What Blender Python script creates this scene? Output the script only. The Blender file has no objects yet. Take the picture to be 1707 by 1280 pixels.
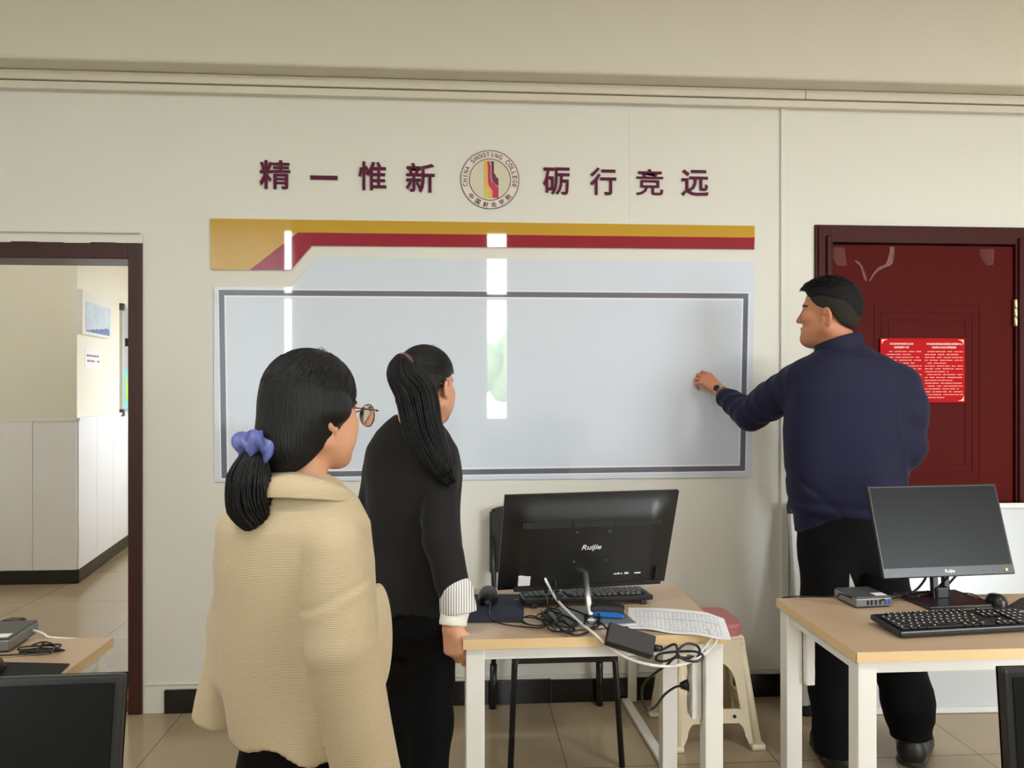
import bpy, bmesh, math, random
import numpy as np
from math import sin, cos, pi, radians
from mathutils import Vector, Matrix

random.seed(7)
SC = bpy.context.scene
COL = SC.collection

# ------------------------------------------------------------------ camera
cam_d = bpy.data.cameras.new('camera')
cam_d.sensor_fit = 'HORIZONTAL'; cam_d.sensor_width = 36.0
cam_d.lens = 1282.0 / 1707.0 * 36.0
cam_d.clip_start = 0.05
cam = bpy.data.objects.new('camera', cam_d); COL.objects.link(cam)
cam.location = (0.0, -3.44, 1.43)
cam.rotation_euler = (radians(90.0), 0.0, radians(-3.9))
SC.camera = cam

# ------------------------------------------------------------------ exposure
SC.view_settings.view_transform = 'Standard'
SC.view_settings.look = 'None'
SC.view_settings.exposure = 0.84
SC.view_settings.gamma = 1.0
SC.view_settings.use_curve_mapping = False

# ------------------------------------------------------------------ overcast sky
w = bpy.data.worlds.new('overcast_sky'); SC.world = w
w.use_nodes = True
nt = w.node_tree; nt.nodes.clear()
wo = nt.nodes.new('ShaderNodeOutputWorld'); bg = nt.nodes.new('ShaderNodeBackground')
bg.inputs['Color'].default_value = (0.90, 0.955, 1.0, 1); bg.inputs['Strength'].default_value = 11.0
nt.links.new(bg.outputs[0], wo.inputs[0])
SC.cycles.max_bounces = 8; SC.cycles.diffuse_bounces = 5
SC.cycles.sample_clamp_indirect = 6.0
SC.cycles.caustics_reflective = False; SC.cycles.caustics_refractive = False


def window_light(name, loc, rot, sx, sy):
    """sky light entering through a window opening (a portal on the bright sky)"""
    d = bpy.data.lights.new(name, 'AREA'); d.shape = 'RECTANGLE'; d.size = sx; d.size_y = sy
    d.cycles.is_portal = True
    o = bpy.data.objects.new(name, d); COL.objects.link(o); o.location = loc; o.rotation_euler = rot


def lamp_light(name, loc, rot, sx, sy, power, col):
    d = bpy.data.lights.new(name, 'AREA'); d.shape = 'RECTANGLE'; d.size = sx; d.size_y = sy
    d.energy = power; d.color = col
    o = bpy.data.objects.new(name, d); COL.objects.link(o); o.location = loc; o.rotation_euler = rot


REAR = -5.0        # rear wall of the room, behind the camera
LW, RW = -3.2, 5.8  # left and right walls
CEIL = 3.35
# windows in the rear wall: (x0, x1, z0, z1)
REAR_WINDOWS = [(-3.05, -1.77, 1.0, 3.15), (0.255, 0.62, 1.0, 3.15), (3.45, 5.6, 0.6, 2.75)]
for (a, b, c, d_) in REAR_WINDOWS:
    window_light('window_portal', ((a + b) / 2, REAR - 0.12, (c + d_) / 2), (radians(90), 0, radians(0)), b - a, d_ - c)
HALL_WINDOW = (3.0, 4.6, 0.75, 2.25)   # y0, y1, z0, z1 in the side hall's right wall
HALL_X = -0.75
window_light('window_portal', (HALL_X + 0.1, (HALL_WINDOW[0] + HALL_WINDOW[1]) / 2, (HALL_WINDOW[2] + HALL_WINDOW[3]) / 2),
             (radians(90), 0, radians(90)), HALL_WINDOW[1] - HALL_WINDOW[0], HALL_WINDOW[3] - HALL_WINDOW[2])
# ceiling lamps of the room (fixtures are built further down)
CEILING_LAMPS = [(-1.3, -2.7), (1.9, -2.7)]
for (x, y) in CEILING_LAMPS:
    lamp_light('tube_light', (x, y, CEIL - 0.09), (0, 0, 0), 1.2, 0.12, 20, (1.0, 0.99, 0.95))
lamp_light('tube_light', (-2.6, 1.15, 3.1 - 0.09), (0, 0, 0), 1.2, 0.12, 7, (1.0, 0.97, 0.92))   # added light, out of view, to brighten the corridor's left face


# ------------------------------------------------------------------ materials
def lin(c):
    return tuple(((v / 255.0) / 12.92 if v / 255.0 <= 0.04045 else ((v / 255.0 + 0.055) / 1.055) ** 2.4) for v in c) + (1.0,)


def mat(name, rgb, rough=0.5, metal=0.0, spec=0.5, var=0.06, vscale=6.0, bump=0.0, bscale=60.0, coat=0.0,
        stretch=(1, 1, 1), wave=None, trans=0.0, emit=None, sheen=0.0, alpha=1.0, sss=0.0):
    m = bpy.data.materials.new(name); m.use_nodes = True
    n = m.node_tree.nodes; l = m.node_tree.links
    p = n['Principled BSDF']
    p.inputs['Roughness'].default_value = rough; p.inputs['Metallic'].default_value = metal
    p.inputs['Specular IOR Level'].default_value = spec
    p.inputs['Coat Weight'].default_value = coat; p.inputs['Coat Roughness'].default_value = 0.02
    p.inputs['Transmission Weight'].default_value = trans
    p.inputs['Sheen Weight'].default_value = sheen
    p.inputs['Alpha'].default_value = alpha
    if sss:
        p.inputs['Subsurface Weight'].default_value = sss; p.inputs['Subsurface Radius'].default_value = (0.01, 0.004, 0.002)
        p.inputs['Subsurface Scale'].default_value = 0.5
    c = lin(rgb)
    tc = n.new('ShaderNodeTexCoord'); mp = n.new('ShaderNodeMapping'); mp.inputs['Scale'].default_value = stretch
    l.new(tc.outputs['Object'], mp.inputs['Vector'])
    no = n.new('ShaderNodeTexNoise'); no.inputs['Scale'].default_value = vscale; no.inputs['Detail'].default_value = 4
    l.new(mp.outputs[0], no.inputs['Vector'])
    ra = n.new('ShaderNodeMix'); ra.data_type = 'RGBA'
    ra.inputs[6].default_value = tuple(v * (1 - var) for v in c[:3]) + (1,)
    ra.inputs[7].default_value = tuple(min(1, v * (1 + var)) for v in c[:3]) + (1,)
    l.new(no.outputs['Fac'], ra.inputs[0])
    out = ra.outputs[2]
    l.new(out, p.inputs['Base Color'])
    last = None
    if bump:
        b = n.new('ShaderNodeTexNoise'); b.inputs['Scale'].default_value = bscale; b.inputs['Detail'].default_value = 3
        l.new(mp.outputs[0], b.inputs['Vector'])
        bp = n.new('ShaderNodeBump'); bp.inputs['Strength'].default_value = bump; bp.inputs['Distance'].default_value = 0.004
        l.new(b.outputs['Fac'], bp.inputs['Height']); last = bp
    if wave:   # (axis, scale, strength, distance)
        wv = n.new('ShaderNodeTexWave'); wv.wave_type = 'BANDS'; wv.bands_direction = wave[0]
        wv.inputs['Scale'].default_value = wave[1]; wv.inputs['Distortion'].default_value = 0.6
        l.new(tc.outputs['Object'], wv.inputs['Vector'])
        b2 = n.new('ShaderNodeBump'); b2.inputs['Strength'].default_value = wave[2]; b2.inputs['Distance'].default_value = wave[3]
        l.new(wv.outputs['Fac'], b2.inputs['Height'])
        if last: l.new(last.outputs[0], b2.inputs['Normal'])
        last = b2
    if last: l.new(last.outputs[0], p.inputs['Normal'])
    if emit:
        p.inputs['Emission Color'].default_value = lin(emit[0]); p.inputs['Emission Strength'].default_value = emit[1]
    return m


def stripes(m, axis, scale, rgb, width=0.5):
    """add a woven / printed stripe of a second colour to a material"""
    n = m.node_tree.nodes; l = m.node_tree.links; p = n['Principled BSDF']
    tc = n.new('ShaderNodeTexCoord'); wv = n.new('ShaderNodeTexWave'); wv.bands_direction = axis; wv.inputs['Scale'].default_value = scale
    l.new(tc.outputs['Object'], wv.inputs['Vector'])
    cr = n.new('ShaderNodeValToRGB'); cr.color_ramp.elements[0].position = width; cr.color_ramp.elements[1].position = min(1, width + 0.12)
    l.new(wv.outputs['Fac'], cr.inputs['Fac'])
    mx = n.new('ShaderNodeMix'); mx.data_type = 'RGBA'
    src = p.inputs['Base Color'].links[0].from_socket
    l.new(cr.outputs['Color'], mx.inputs[0]); l.new(src, mx.inputs[6]); mx.inputs[7].default_value = lin(rgb)
    l.new(mx.outputs[2], p.inputs['Base Color'])
    return m


M = {}
M['wall'] = mat('painted_wall', (223, 221, 212), 0.75, spec=0.2, var=0.02, vscale=2.0, bump=0.08, bscale=90)
M['beam'] = mat('beam_paint', (214, 208, 193), 0.8, spec=0.2, var=0.02, vscale=2.0, bump=0.06, bscale=60)
M['ceiling'] = mat('ceiling_paint', (235, 232, 222), 0.8, spec=0.2, var=0.02)
M['trunk'] = mat('trunking_plastic', (216, 208, 192), 0.45, var=0.02)
M['hallcream'] = mat('hall_cream_paint', (224, 219, 203), 0.7, spec=0.2, var=0.02, bump=0.05, bscale=70)
M['wainscot'] = mat('hall_wainscot_board', (228, 226, 226), 0.5, var=0.02)
M['baseboard'] = mat('black_tile_skirting', (20, 20, 20), 0.16, var=0.4, vscale=14, bump=0.05, bscale=18)
M['doorframe'] = mat('dark_brown_wood', (58, 22, 18), 0.38, var=0.35, vscale=9, stretch=(8, 8, 0.7), bump=0.1, bscale=20)
M['sill'] = mat('brown_wood_sill', (120, 66, 40), 0.4, var=0.35, vscale=12, stretch=(1, 8, 8))
M['reddoor'] = mat('dark_red_door_skin', (80, 15, 10), 0.5, spec=0.06, var=0.1, vscale=5, stretch=(12, 12, 0.6), bump=0.1, bscale=12)
M['reddoorframe'] = mat('dark_red_door_frame', (62, 16, 13), 0.42, spec=0.14, var=0.12, vscale=6, stretch=(6, 6, 0.8))
M['film'] = mat('torn_clear_tape', (215, 180, 170), 0.25, var=0.15, vscale=40, alpha=0.06, bump=0.5, bscale=90)
M['filmedge'] = mat('torn_tape_edge', (190, 140, 125), 0.3, var=0.2, vscale=40, alpha=0.3)
M['brass'] = mat('pale_brass', (205, 190, 150), 0.3, metal=0.9, var=0.08)
M['yellow'] = mat('glossy_ochre_print', (196, 154, 44), 0.02, spec=0.55, var=0.01, coat=0.6)
M['crimson'] = mat('glossy_crimson_print', (150, 14, 46), 0.02, spec=0.55, var=0.01, coat=0.6)
M['board'] = mat('glossy_white_writing_sheet', (214, 222, 234), 0.02, spec=0.55, var=0.01, coat=0.6)
M['boardgrey'] = mat('grey_printed_line', (110, 110, 126), 0.03, spec=0.5, var=0.02, coat=0.6)
M['boardwhite'] = mat('white_printed_line', (236, 238, 244), 0.03, spec=0.5, var=0.01, coat=0.6)
M['plum'] = mat('plum_acrylic', (88, 12, 50), 0.55, spec=0.25, var=0.03)
M['logodark'] = mat('emblem_dark_print', (84, 50, 58), 0.35, var=0.03)
M['logoyellow'] = mat('emblem_yellow', (222, 178, 74), 0.35, var=0.04)
M['logocitron'] = mat('emblem_citron', (208, 196, 104), 0.35, var=0.04)
M['logored'] = mat('emblem_red', (190, 48, 78), 0.35, var=0.05)
M['logomaroon'] = mat('emblem_maroon', (112, 38, 66), 0.35, var=0.05)
M['logowhite'] = mat('emblem_pale_pink_disc', (226, 214, 206), 0.4, var=0.02)
M['redposter'] = mat('red_poster_paper', (184, 10, 16), 0.55, spec=0.1, var=0.05)
M['gold'] = mat('gold_print', (248, 196, 150), 0.4, var=0.08)
M['pinkprint'] = mat('pale_print', (240, 150, 136), 0.4, var=0.08)
M['titleprint'] = mat('white_print', (250, 226, 214), 0.4, var=0.04)
M['whitemetal'] = mat('white_powder_coat', (232, 230, 224), 0.38, var=0.02)
M['beech'] = mat('beech_laminate_top', (186, 160, 132), 0.34, var=0.06, vscale=7, stretch=(0.8, 9, 9), bump=0.03, bscale=30)
M['beechedge'] = mat('pale_beech_edge', (226, 194, 146), 0.42, var=0.06, vscale=9, stretch=(0.6, 9, 9))
M['black'] = mat('black_plastic', (22, 22, 23), 0.32, var=0.1)
M['blackmatte'] = mat('matte_black_plastic', (28, 28, 29), 0.55, var=0.1)
M['blackgloss'] = mat('glossy_black_back_shell', (24, 24, 24), 0.4, var=0.06, coat=0.08)
M['vent'] = mat('charcoal_vent_rib', (58, 58, 58), 0.5, var=0.05)
M['screen'] = mat('dark_screen_glass', (17, 18, 17), 0.32, spec=0.16, var=0.03)
M['blackmetal'] = mat('black_steel_tube', (20, 20, 21), 0.3, var=0.1)
M['cable'] = mat('black_cable_rubber', (16, 15, 15), 0.36, var=0.1)
M['whitecable'] = mat('white_cable_rubber', (228, 225, 220), 0.4, var=0.03)
M['chrome'] = mat('brushed_steel', (225, 225, 225), 0.36, metal=1.0, var=0.05)
M['greykey'] = mat('dark_grey_keycap', (78, 83, 83), 0.36, var=0.06)
M['blackkey'] = mat('black_keycap', (20, 20, 22), 0.35, var=0.06)
M['white'] = mat('white_print_mark', (236, 236, 236), 0.4, var=0.02)
M['grey'] = mat('grey_print_mark', (110, 110, 118), 0.5, var=0.05)
M['greyplastic'] = mat('dark_grey_plastic', (74, 74, 74), 0.42, var=0.06)
M['silverplastic'] = mat('silver_grey_plastic', (128, 128, 128), 0.35, metal=0.3, var=0.05)
M['navy'] = mat('navy_mouse_pad', (32, 36, 56), 0.75, var=0.06, bump=0.15, bscale=500)
M['padblack'] = mat('black_mouse_pad', (17, 18, 24), 0.75, var=0.06, bump=0.15, bscale=500)
M['eraserblue'] = mat('blue_eraser_foam', (32, 112, 196), 0.5, var=0.05)
M['paper'] = mat('white_paper', (232, 233, 238), 0.6, var=0.02)
M['pinkpaper'] = mat('pale_pink_paper', (232, 220, 222), 0.6, var=0.02)
M['usbblue'] = mat('blue_usb_port', (40, 84, 160), 0.4, var=0.05)
M['stoolbeige'] = mat('beige_plastic', (222, 208, 178), 0.35, var=0.03)
M['stoolpink'] = mat('dusty_pink_plastic', (196, 122, 122), 0.38, var=0.03)
M['aluminium'] = mat('white_aluminium_frame', (206, 204, 200), 0.35, var=0.04)
M['whiteboard'] = mat('white_enamel_sheet', (186, 188, 189), 0.2, var=0.02)
M['picture'] = mat('pale_blue_print', (206, 218, 232), 0.3, var=0.25, vscale=8, stretch=(1, 1, 3))
M['pictureblue'] = mat('slate_blue_print', (122, 140, 190), 0.3, var=0.3, vscale=20)
M['poster'] = mat('aqua_poster_print', (120, 208, 214), 0.4, var=0.15, vscale=10)
M['postergreen'] = mat('yellow_green_print', (178, 214, 112), 0.4, var=0.15, vscale=14)
M['posteryellow'] = mat('yellow_print', (236, 224, 90), 0.4, var=0.15, vscale=14)
M['skinman'] = mat('tan_skin', (196, 132, 100), 0.5, spec=0.35, var=0.09, vscale=22, bump=0.08, bscale=160, sss=0.12)
M['skinwoman'] = mat('light_skin', (214, 158, 126), 0.48, spec=0.35, var=0.07, vscale=22, bump=0.05, bscale=180, sss=0.12)
M['lip'] = mat('lip_skin', (168, 92, 82), 0.42, var=0.06)
M['eyewhite'] = mat('eye', (70, 56, 52), 0.15, var=0.1)
M['brow'] = mat('eyebrow_hair', (34, 27, 25), 0.6, var=0.2, vscale=80)
M['hair'] = mat('black_hair', (10, 9, 10), 0.4, spec=0.32, var=0.3, vscale=30, bump=0.7, bscale=420, stretch=(1, 1, 0.06))
M['hairshort'] = mat('short_black_hair', (13, 12, 13), 0.6, spec=0.2, var=0.5, vscale=60, bump=0.8, bscale=160)
M['hairfade'] = mat('cropped_greying_hair', (46, 40, 35), 0.7, spec=0.2, var=0.5, vscale=110, bump=0.7, bscale=260)
M['beigecoat'] = mat('beige_ribbed_knit', (192, 174, 143), 0.9, spec=0.1, var=0.04, vscale=10, bump=0.15, bscale=300, wave=('Z', 90, 0.22, 0.002), sheen=0.15)
M['blackwool'] = mat('black_wool_cloth', (34, 33, 34), 0.88, spec=0.15, var=0.12, vscale=30, bump=0.3, bscale=420, sheen=0.08)
M['navycloth'] = mat('navy_jacket_cloth', (27, 28, 54), 0.7, spec=0.2, var=0.06, vscale=14, bump=0.12, bscale=240, sheen=0.03)
M['collarnavy'] = mat('dark_navy_rib', (34, 36, 58), 0.75, spec=0.2, var=0.08, wave=('X', 90, 0.3, 0.002))
M['blacktrousers'] = mat('black_trouser_cloth', (12, 12, 14), 0.85, spec=0.15, var=0.15, vscale=14, bump=0.15, bscale=300)
M['leather'] = mat('worn_black_leather', (30, 29, 28), 0.42, var=0.3, vscale=14, bump=0.3, bscale=60)
M['cuffstripe'] = stripes(mat('striped_cuff_cotton', (232, 230, 226), 0.8, spec=0.15, var=0.03), 'X', 45, (70, 70, 80), 0.8)
M['shirt'] = mat('white_shirt_cotton', (238, 234, 224), 0.8, spec=0.15, var=0.03, bump=0.15, bscale=40)
M['bluesatin'] = mat('periwinkle_satin', (84, 92, 158), 0.42, var=0.08, vscale=20, sheen=0.2)
M['browntie'] = mat('brown_hair_elastic', (96, 68, 66), 0.6, var=0.1)
M['glassesframe'] = mat('copper_brown_metal', (120, 76, 62), 0.25, metal=0.7, var=0.06)
M['lens'] = mat('spectacle_lens', (235, 238, 240), 0.03, trans=1.0, var=0.0)
M['steel'] = mat('watch_steel', (190, 186, 176), 0.25, metal=0.9, var=0.06)
M['phone'] = mat('dark_phone_back', (66, 58, 58), 0.3, var=0.1)
M['curtain'] = mat('pale_curtain_cloth', (206, 206, 204), 0.85, spec=0.1, var=0.03, bump=0.1, bscale=200)
def translucent(m, rgb, f):
    n = m.node_tree.nodes; l = m.node_tree.links; tr_ = n.new('ShaderNodeBsdfTranslucent'); tr_.inputs[0].default_value = lin(rgb)
    mx = n.new('ShaderNodeMixShader'); mx.inputs[0].default_value = f; out = n['Material Output']
    l.new(n['Principled BSDF'].outputs[0], mx.inputs[1]); l.new(tr_.outputs[0], mx.inputs[2]); l.new(mx.outputs[0], out.inputs[0])
translucent(M['curtain'], (228, 231, 233), 0.55)
M['pvc'] = mat('white_window_profile', (236, 238, 238), 0.35, var=0.01)
M['glass'] = mat('window_glass', (250, 252, 252), 0.0, trans=1.0, var=0.0)
M['leaf'] = mat('spring_foliage', (150, 190, 110), 0.7, var=0.35, vscale=5, bump=0.6, bscale=14)
M['bark'] = mat('tree_bark', (96, 80, 62), 0.8, var=0.3, vscale=10)
M['grass'] = mat('outdoor_paving', (150, 147, 142), 0.9, var=0.2, vscale=2)
M['lampwhite'] = mat('lamp_housing', (236, 236, 234), 0.4, var=0.01)
M['tubeglow'] = mat('lit_tube', (255, 250, 238), 0.4, var=0.0, emit=((255, 246, 226), 3.0))
M['led'] = mat('amber_power_light', (250, 170, 70), 0.4, var=0.0, emit=((255, 170, 70), 2.0))


def floor_material():
    m = bpy.data.materials.new('polished_beige_tile'); m.use_nodes = True
    n = m.node_tree.nodes; l = m.node_tree.links; p = n['Principled BSDF']
    geo = n.new('ShaderNodeNewGeometry'); mp = n.new('ShaderNodeMapping'); mp.vector_type = 'POINT'
    mp.inputs['Location'].default_value = (-1.2 + 8.0, 0.6 + 8.0, 0)
    l.new(geo.outputs['Position'], mp.inputs['Vector'])
    br = n.new('ShaderNodeTexBrick'); br.offset = 0.0; br.squash = 1.0
    br.inputs['Scale'].default_value = 1.0; br.inputs['Mortar Size'].default_value = 0.0022; br.inputs['Mortar Smooth'].default_value = 0.1
    br.inputs['Brick Width'].default_value = 0.8; br.inputs['Row Height'].default_value = 0.8
    br.inputs['Color1'].default_value = lin((176, 158, 130)); br.inputs['Color2'].default_value = lin((171, 153, 125)); br.inputs['Mortar'].default_value = lin((120, 96, 74))
    l.new(mp.outputs[0], br.inputs['Vector'])
    no = n.new('ShaderNodeTexNoise'); no.inputs['Scale'].default_value = 2.2; no.inputs['Detail'].default_value = 6
    l.new(geo.outputs['Position'], no.inputs['Vector'])
    cr = n.new('ShaderNodeValToRGB'); cr.color_ramp.elements[0].position = 0.3; cr.color_ramp.elements[0].color = (0.9, 0.88, 0.86, 1); cr.color_ramp.elements[1].position = 0.7
    l.new(no.outputs['Fac'], cr.inputs['Fac'])
    mx = n.new('ShaderNodeMix'); mx.data_type = 'RGBA'; mx.blend_type = 'MULTIPLY'; mx.inputs[0].default_value = 1.0
    l.new(br.outputs['Color'], mx.inputs[6]); l.new(cr.outputs['Color'], mx.inputs[7])
    l.new(mx.outputs[2], p.inputs['Base Color'])
    p.inputs['Roughness'].default_value = 0.16
    return m


M['floor'] = floor_material()


# ------------------------------------------------------------------ mesh helpers
def rotm(yaw=0.0, pitch=0.0, roll=0.0):
    """columns: right, forward, up.  yaw turns right (clockwise seen from above), pitch looks up, roll tips to the right (degrees)"""
    return (Matrix.Rotation(-radians(yaw), 3, 'Z') @ Matrix.Rotation(radians(pitch), 3, 'X') @ Matrix.Rotation(radians(roll), 3, 'Y'))


class MB:
    def __init__(s):
        s.bm = bmesh.new(); s.smooth = []

    def box(s, c, size, R=None, bevel=0.0, seg=2):
        g = bmesh.ops.create_cube(s.bm, size=1.0)['verts']
        for v in g:
            v.co = Vector((v.co.x * size[0], v.co.y * size[1], v.co.z * size[2]))
        if bevel:
            es = list({e for v in g for e in v.link_edges})
            r = bmesh.ops.bevel(s.bm, geom=es, offset=bevel, segments=seg, affect='EDGES', profile=0.5)
            g = list({v for f in r['faces'] for v in f.verts} | {v for v in g if v.is_valid})
        for v in g:
            v.co = (R @ v.co if R else v.co) + Vector(c)
        return s

    def span(s, lo, hi, bevel=0.0):
        lo, hi = Vector(lo), Vector(hi)
        return s.box((lo + hi) / 2, hi - lo, None, bevel)

    def tube(s, pts, r, n=10, cap=True, flat=None):
        pts = [Vector(p) for p in pts]; rs = r if isinstance(r, (list, tuple)) else [r] * len(pts)
        rings = []; nrm = None
        for i, p in enumerate(pts):
            t = (pts[min(i + 1, len(pts) - 1)] - pts[max(i - 1, 0)])
            t = t.normalized() if t.length > 1e-9 else Vector((0, 0, 1))
            if nrm is None:
                a = Vector((0, 0, 1)) if abs(t.z) < 0.9 else Vector((1, 0, 0))
                nrm = (a - t * a.dot(t)).normalized()
            else:
                nrm = nrm - t * nrm.dot(t)
                nrm = nrm.normalized() if nrm.length > 1e-6 else t.orthogonal().normalized()
            b = t.cross(nrm)
            fa = flat or (1, 1)
            rings.append([s.bm.verts.new(p + (nrm * cos(2 * pi * k / n) * fa[0] + b * sin(2 * pi * k / n) * fa[1]) * rs[i]) for k in range(n)])
        for i in range(len(rings) - 1):
            for k in range(n):
                f = s.bm.faces.new((rings[i][k], rings[i][(k + 1) % n], rings[i + 1][(k + 1) % n], rings[i + 1][k])); f.smooth = True
        if cap:
            s.bm.faces.new(rings[0][::-1]); s.bm.faces.new(rings[-1])
        return s

    def prism(s, poly, lo, hi, axis='Y', origin=(0, 0, 0)):
        """polygon given in the two other axes, extruded from lo to hi along axis"""
        def P(a, b, h):
            q = {'Y': (a, h, b), 'X': (h, a, b), 'Z': (a, b, h)}[axis]
            return Vector(q) + Vector(origin)
        A = [s.bm.verts.new(P(a, b, lo)) for a, b in poly]; B = [s.bm.verts.new(P(a, b, hi)) for a, b in poly]
        fs = [s.bm.faces.new(A), s.bm.faces.new(B)]
        for i in range(len(A)):
            j = (i + 1) % len(A); fs.append(s.bm.faces.new((A[i], A[j], B[j], B[i])))
        bmesh.ops.recalc_face_normals(s.bm, faces=fs)
        return s

    def lathe(s, prof, c=(0, 0, 0), n=24, R=None):
        rings = []
        for r, z in prof:
            ring = []
            for k in range(n):
                v = Vector((r * cos(2 * pi * k / n), r * sin(2 * pi * k / n), z))
                ring.append(s.bm.verts.new((R @ v if R else v) + Vector(c)))
            rings.append(ring)
        for i in range(len(rings) - 1):
            for k in range(n):
                f = s.bm.faces.new((rings[i][k], rings[i][(k + 1) % n], rings[i + 1][(k + 1) % n], rings[i + 1][k])); f.smooth = True
        s.bm.faces.new(rings[0][::-1]); s.bm.faces.new(rings[-1])
        return s

    def grid(s, fn, nu, nv, smooth=True):
        vs = [[s.bm.verts.new(fn(i / nu, j / nv)) for j in range(nv + 1)] for i in range(nu + 1)]
        for i in range(nu):
            for j in range(nv):
                f = s.bm.faces.new((vs[i][j], vs[i + 1][j], vs[i + 1][j + 1], vs[i][j + 1])); f.smooth = smooth
        return s

    def build(s, name, m, parent=None, loc=None, rot=None):
        me = bpy.data.meshes.new(name)
        s.bm.normal_update(); s.bm.to_mesh(me); s.bm.free()
        me.materials.append(m)
        o = bpy.data.objects.new(name, me); COL.objects.link(o)
        if parent: o.parent = parent
        if loc is not None: o.location = loc
        if rot is not None: o.rotation_euler = rot
        return o


def tag(o, label=None, cat=None, group=None, kind=None):
    if label: o['label'] = label
    if cat: o['category'] = cat
    if group: o['group'] = group
    if kind: o['kind'] = kind
    return o


def thing(name, label, cat, loc=(0, 0, 0), rotz=0.0, group=None):
    o = bpy.data.objects.new(name, None); COL.objects.link(o); o.empty_display_size = 0.05
    o.location = loc; o.rotation_euler = (0, 0, rotz)
    return tag(o, label, cat, group)


def copy_tree(o, parent=None):
    c = o.copy(); COL.objects.link(c)
    if parent: c.parent = parent
    for ch in [x for x in COL.objects if x.parent is o]:
        copy_tree(ch, c)
    return c


def smoothpath(pts, n=8):
    """Catmull-Rom through the points"""
    P = [Vector(p) for p in pts]; out = []
    for i in range(len(P) - 1):
        p0, p1, p2, p3 = P[max(i - 1, 0)], P[i], P[i + 1], P[min(i + 2, len(P) - 1)]
        for k in range(n):
            t = k / n
            out.append(0.5 * ((2 * p1) + (p2 - p0) * t + (2 * p0 - 5 * p1 + 4 * p2 - p3) * t * t + (3 * p1 - p0 - 3 * p2 + p3) * t ** 3))
    out.append(P[-1]); return out


def text(body, name, m, parent, box, y, depth=0.004, bold=0.0, R=None, org=(0, 0, 0), fit='both', shear=0.0):
    """lettering as a mesh filling box=(x0,x1,z0,z1) in the XZ plane, readable from -Y; its back lies at y"""
    cu = bpy.data.curves.new('lettering', 'FONT'); cu.body = body; cu.offset = bold; cu.extrude = 0.001; cu.resolution_u = 3; cu.shear = shear
    t = bpy.data.objects.new('lettering', cu); COL.objects.link(t)
    dg = bpy.context.evaluated_depsgraph_get(); dg.update()
    me = bpy.data.meshes.new_from_object(t.evaluated_get(dg)); bpy.data.objects.remove(t); bpy.data.curves.remove(cu)
    co = np.array([v.co[:] for v in me.vertices])
    lo, hi = co.min(0), co.max(0)
    sx = (box[1] - box[0]) / max(hi[0] - lo[0], 1e-6); sz = (box[3] - box[2]) / max(hi[1] - lo[1], 1e-6)
    if fit == 'h': sx = sz
    for v in me.vertices:
        q = Vector((box[0] + (v.co.x - lo[0]) * sx, y - (depth if v.co.z > 0 else 0.0), box[2] + (v.co.y - lo[1]) * sz))
        v.co = (R @ q if R else q) + Vector(org)
    me.name = name; me.materials.clear(); me.materials.append(m)
    o = bpy.data.objects.new(name, me); COL.objects.link(o)
    if parent: o.parent = parent
    return o


def structure(name, mb, m):
    o = mb.build(name, m); o['kind'] = 'structure'
    return o


# ================================================================== the room
TH = 0.2
structure('floor', MB().span((LW - 2.5, REAR - 0.3, -0.1), (RW, 7.5, 0.0)), M['floor'])
structure('ceiling', MB().span((LW, REAR - 0.2, CEIL), (RW, TH, CEIL + 0.1)), M['ceiling'])
D1 = (-2.36, -1.372, 2.04)   # doorway on the left: x0, x1, top
D2 = (1.63, 2.68, 2.162)     # red door on the right
b = MB()
b.span((LW, 0, 0), (D1[0], TH, CEIL)).span((D1[0], 0, D1[2]), (D1[1], TH, CEIL)).span((D1[1], 0, 0), (D2[0], TH, CEIL))
b.span((D2[0], 0, D2[2]), (D2[1], TH, CEIL)).span((D2[1], 0, 0), (RW, TH, CEIL))
structure('wall_back', b, M['wall'])
structure('wall_left', MB().span((LW - 0.2, REAR - 0.2, 0), (LW, TH, CEIL)), M['wall'])
structure('wall_right', MB().span((RW, REAR - 0.2, 0), (RW + 0.2, TH, CEIL)), M['wall'])
b = MB(); xs = LW
for (a, c, z0, z1) in REAR_WINDOWS:
    b.span((xs, REAR - 0.2, 0), (a, REAR, CEIL)).span((a, REAR - 0.2, 0), (c, REAR, z0)).span((a, REAR - 0.2, z1), (c, REAR, CEIL)); xs = c
b.span((xs, REAR - 0.2, 0), (RW, REAR, CEIL))
structure('wall_rear', b, M['wall'])
structure('beam', MB().box(((LW + RW) / 2, -0.075, 3.065), (RW - LW, 0.15, 0.59), None, 0.014, 3), M['beam'])
b = MB().span((LW, -0.034, 2.690), (RW, 0, 2.7225), 0.003).span((LW, -0.042, 2.727), (1.57, 0, 2.768), 0.004).span((1.572, -0.042, 2.727), (RW, 0, 2.768), 0.004)
structure('trim_1', b, M['trunk'])                          # cable trunking under the beam
structure('trim_2', MB().span((1.468, -0.012, 0.125), (1.505, 0, 2.69), 0.003), M['wall'])
structure('trim_3', MB().span((0.768, -0.0012, 2.0), (0.774, 0, 2.69)), M['wall'])
b = MB()
for i in range(14):       # plaster band over the doorway, uneven along its lower edge
    x0 = LW + 0.3 + i * 0.1095; b.span((x0, -0.016, 2.0405 - 0.002 * ((i * 7) % 3)), (x0 + 0.1095, 0, 2.078), 0.0)
b.span((LW, -0.034, 2.078), (-1.376, 0, 2.086), 0.002)
structure('trim_4', b, M['wall'])
structure('trim_5', MB().span((-1.36, -0.006, 0.122), (1.6, 0, 0.131), 0.002), M['wall'])
b = MB(); x = -1.278
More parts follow.
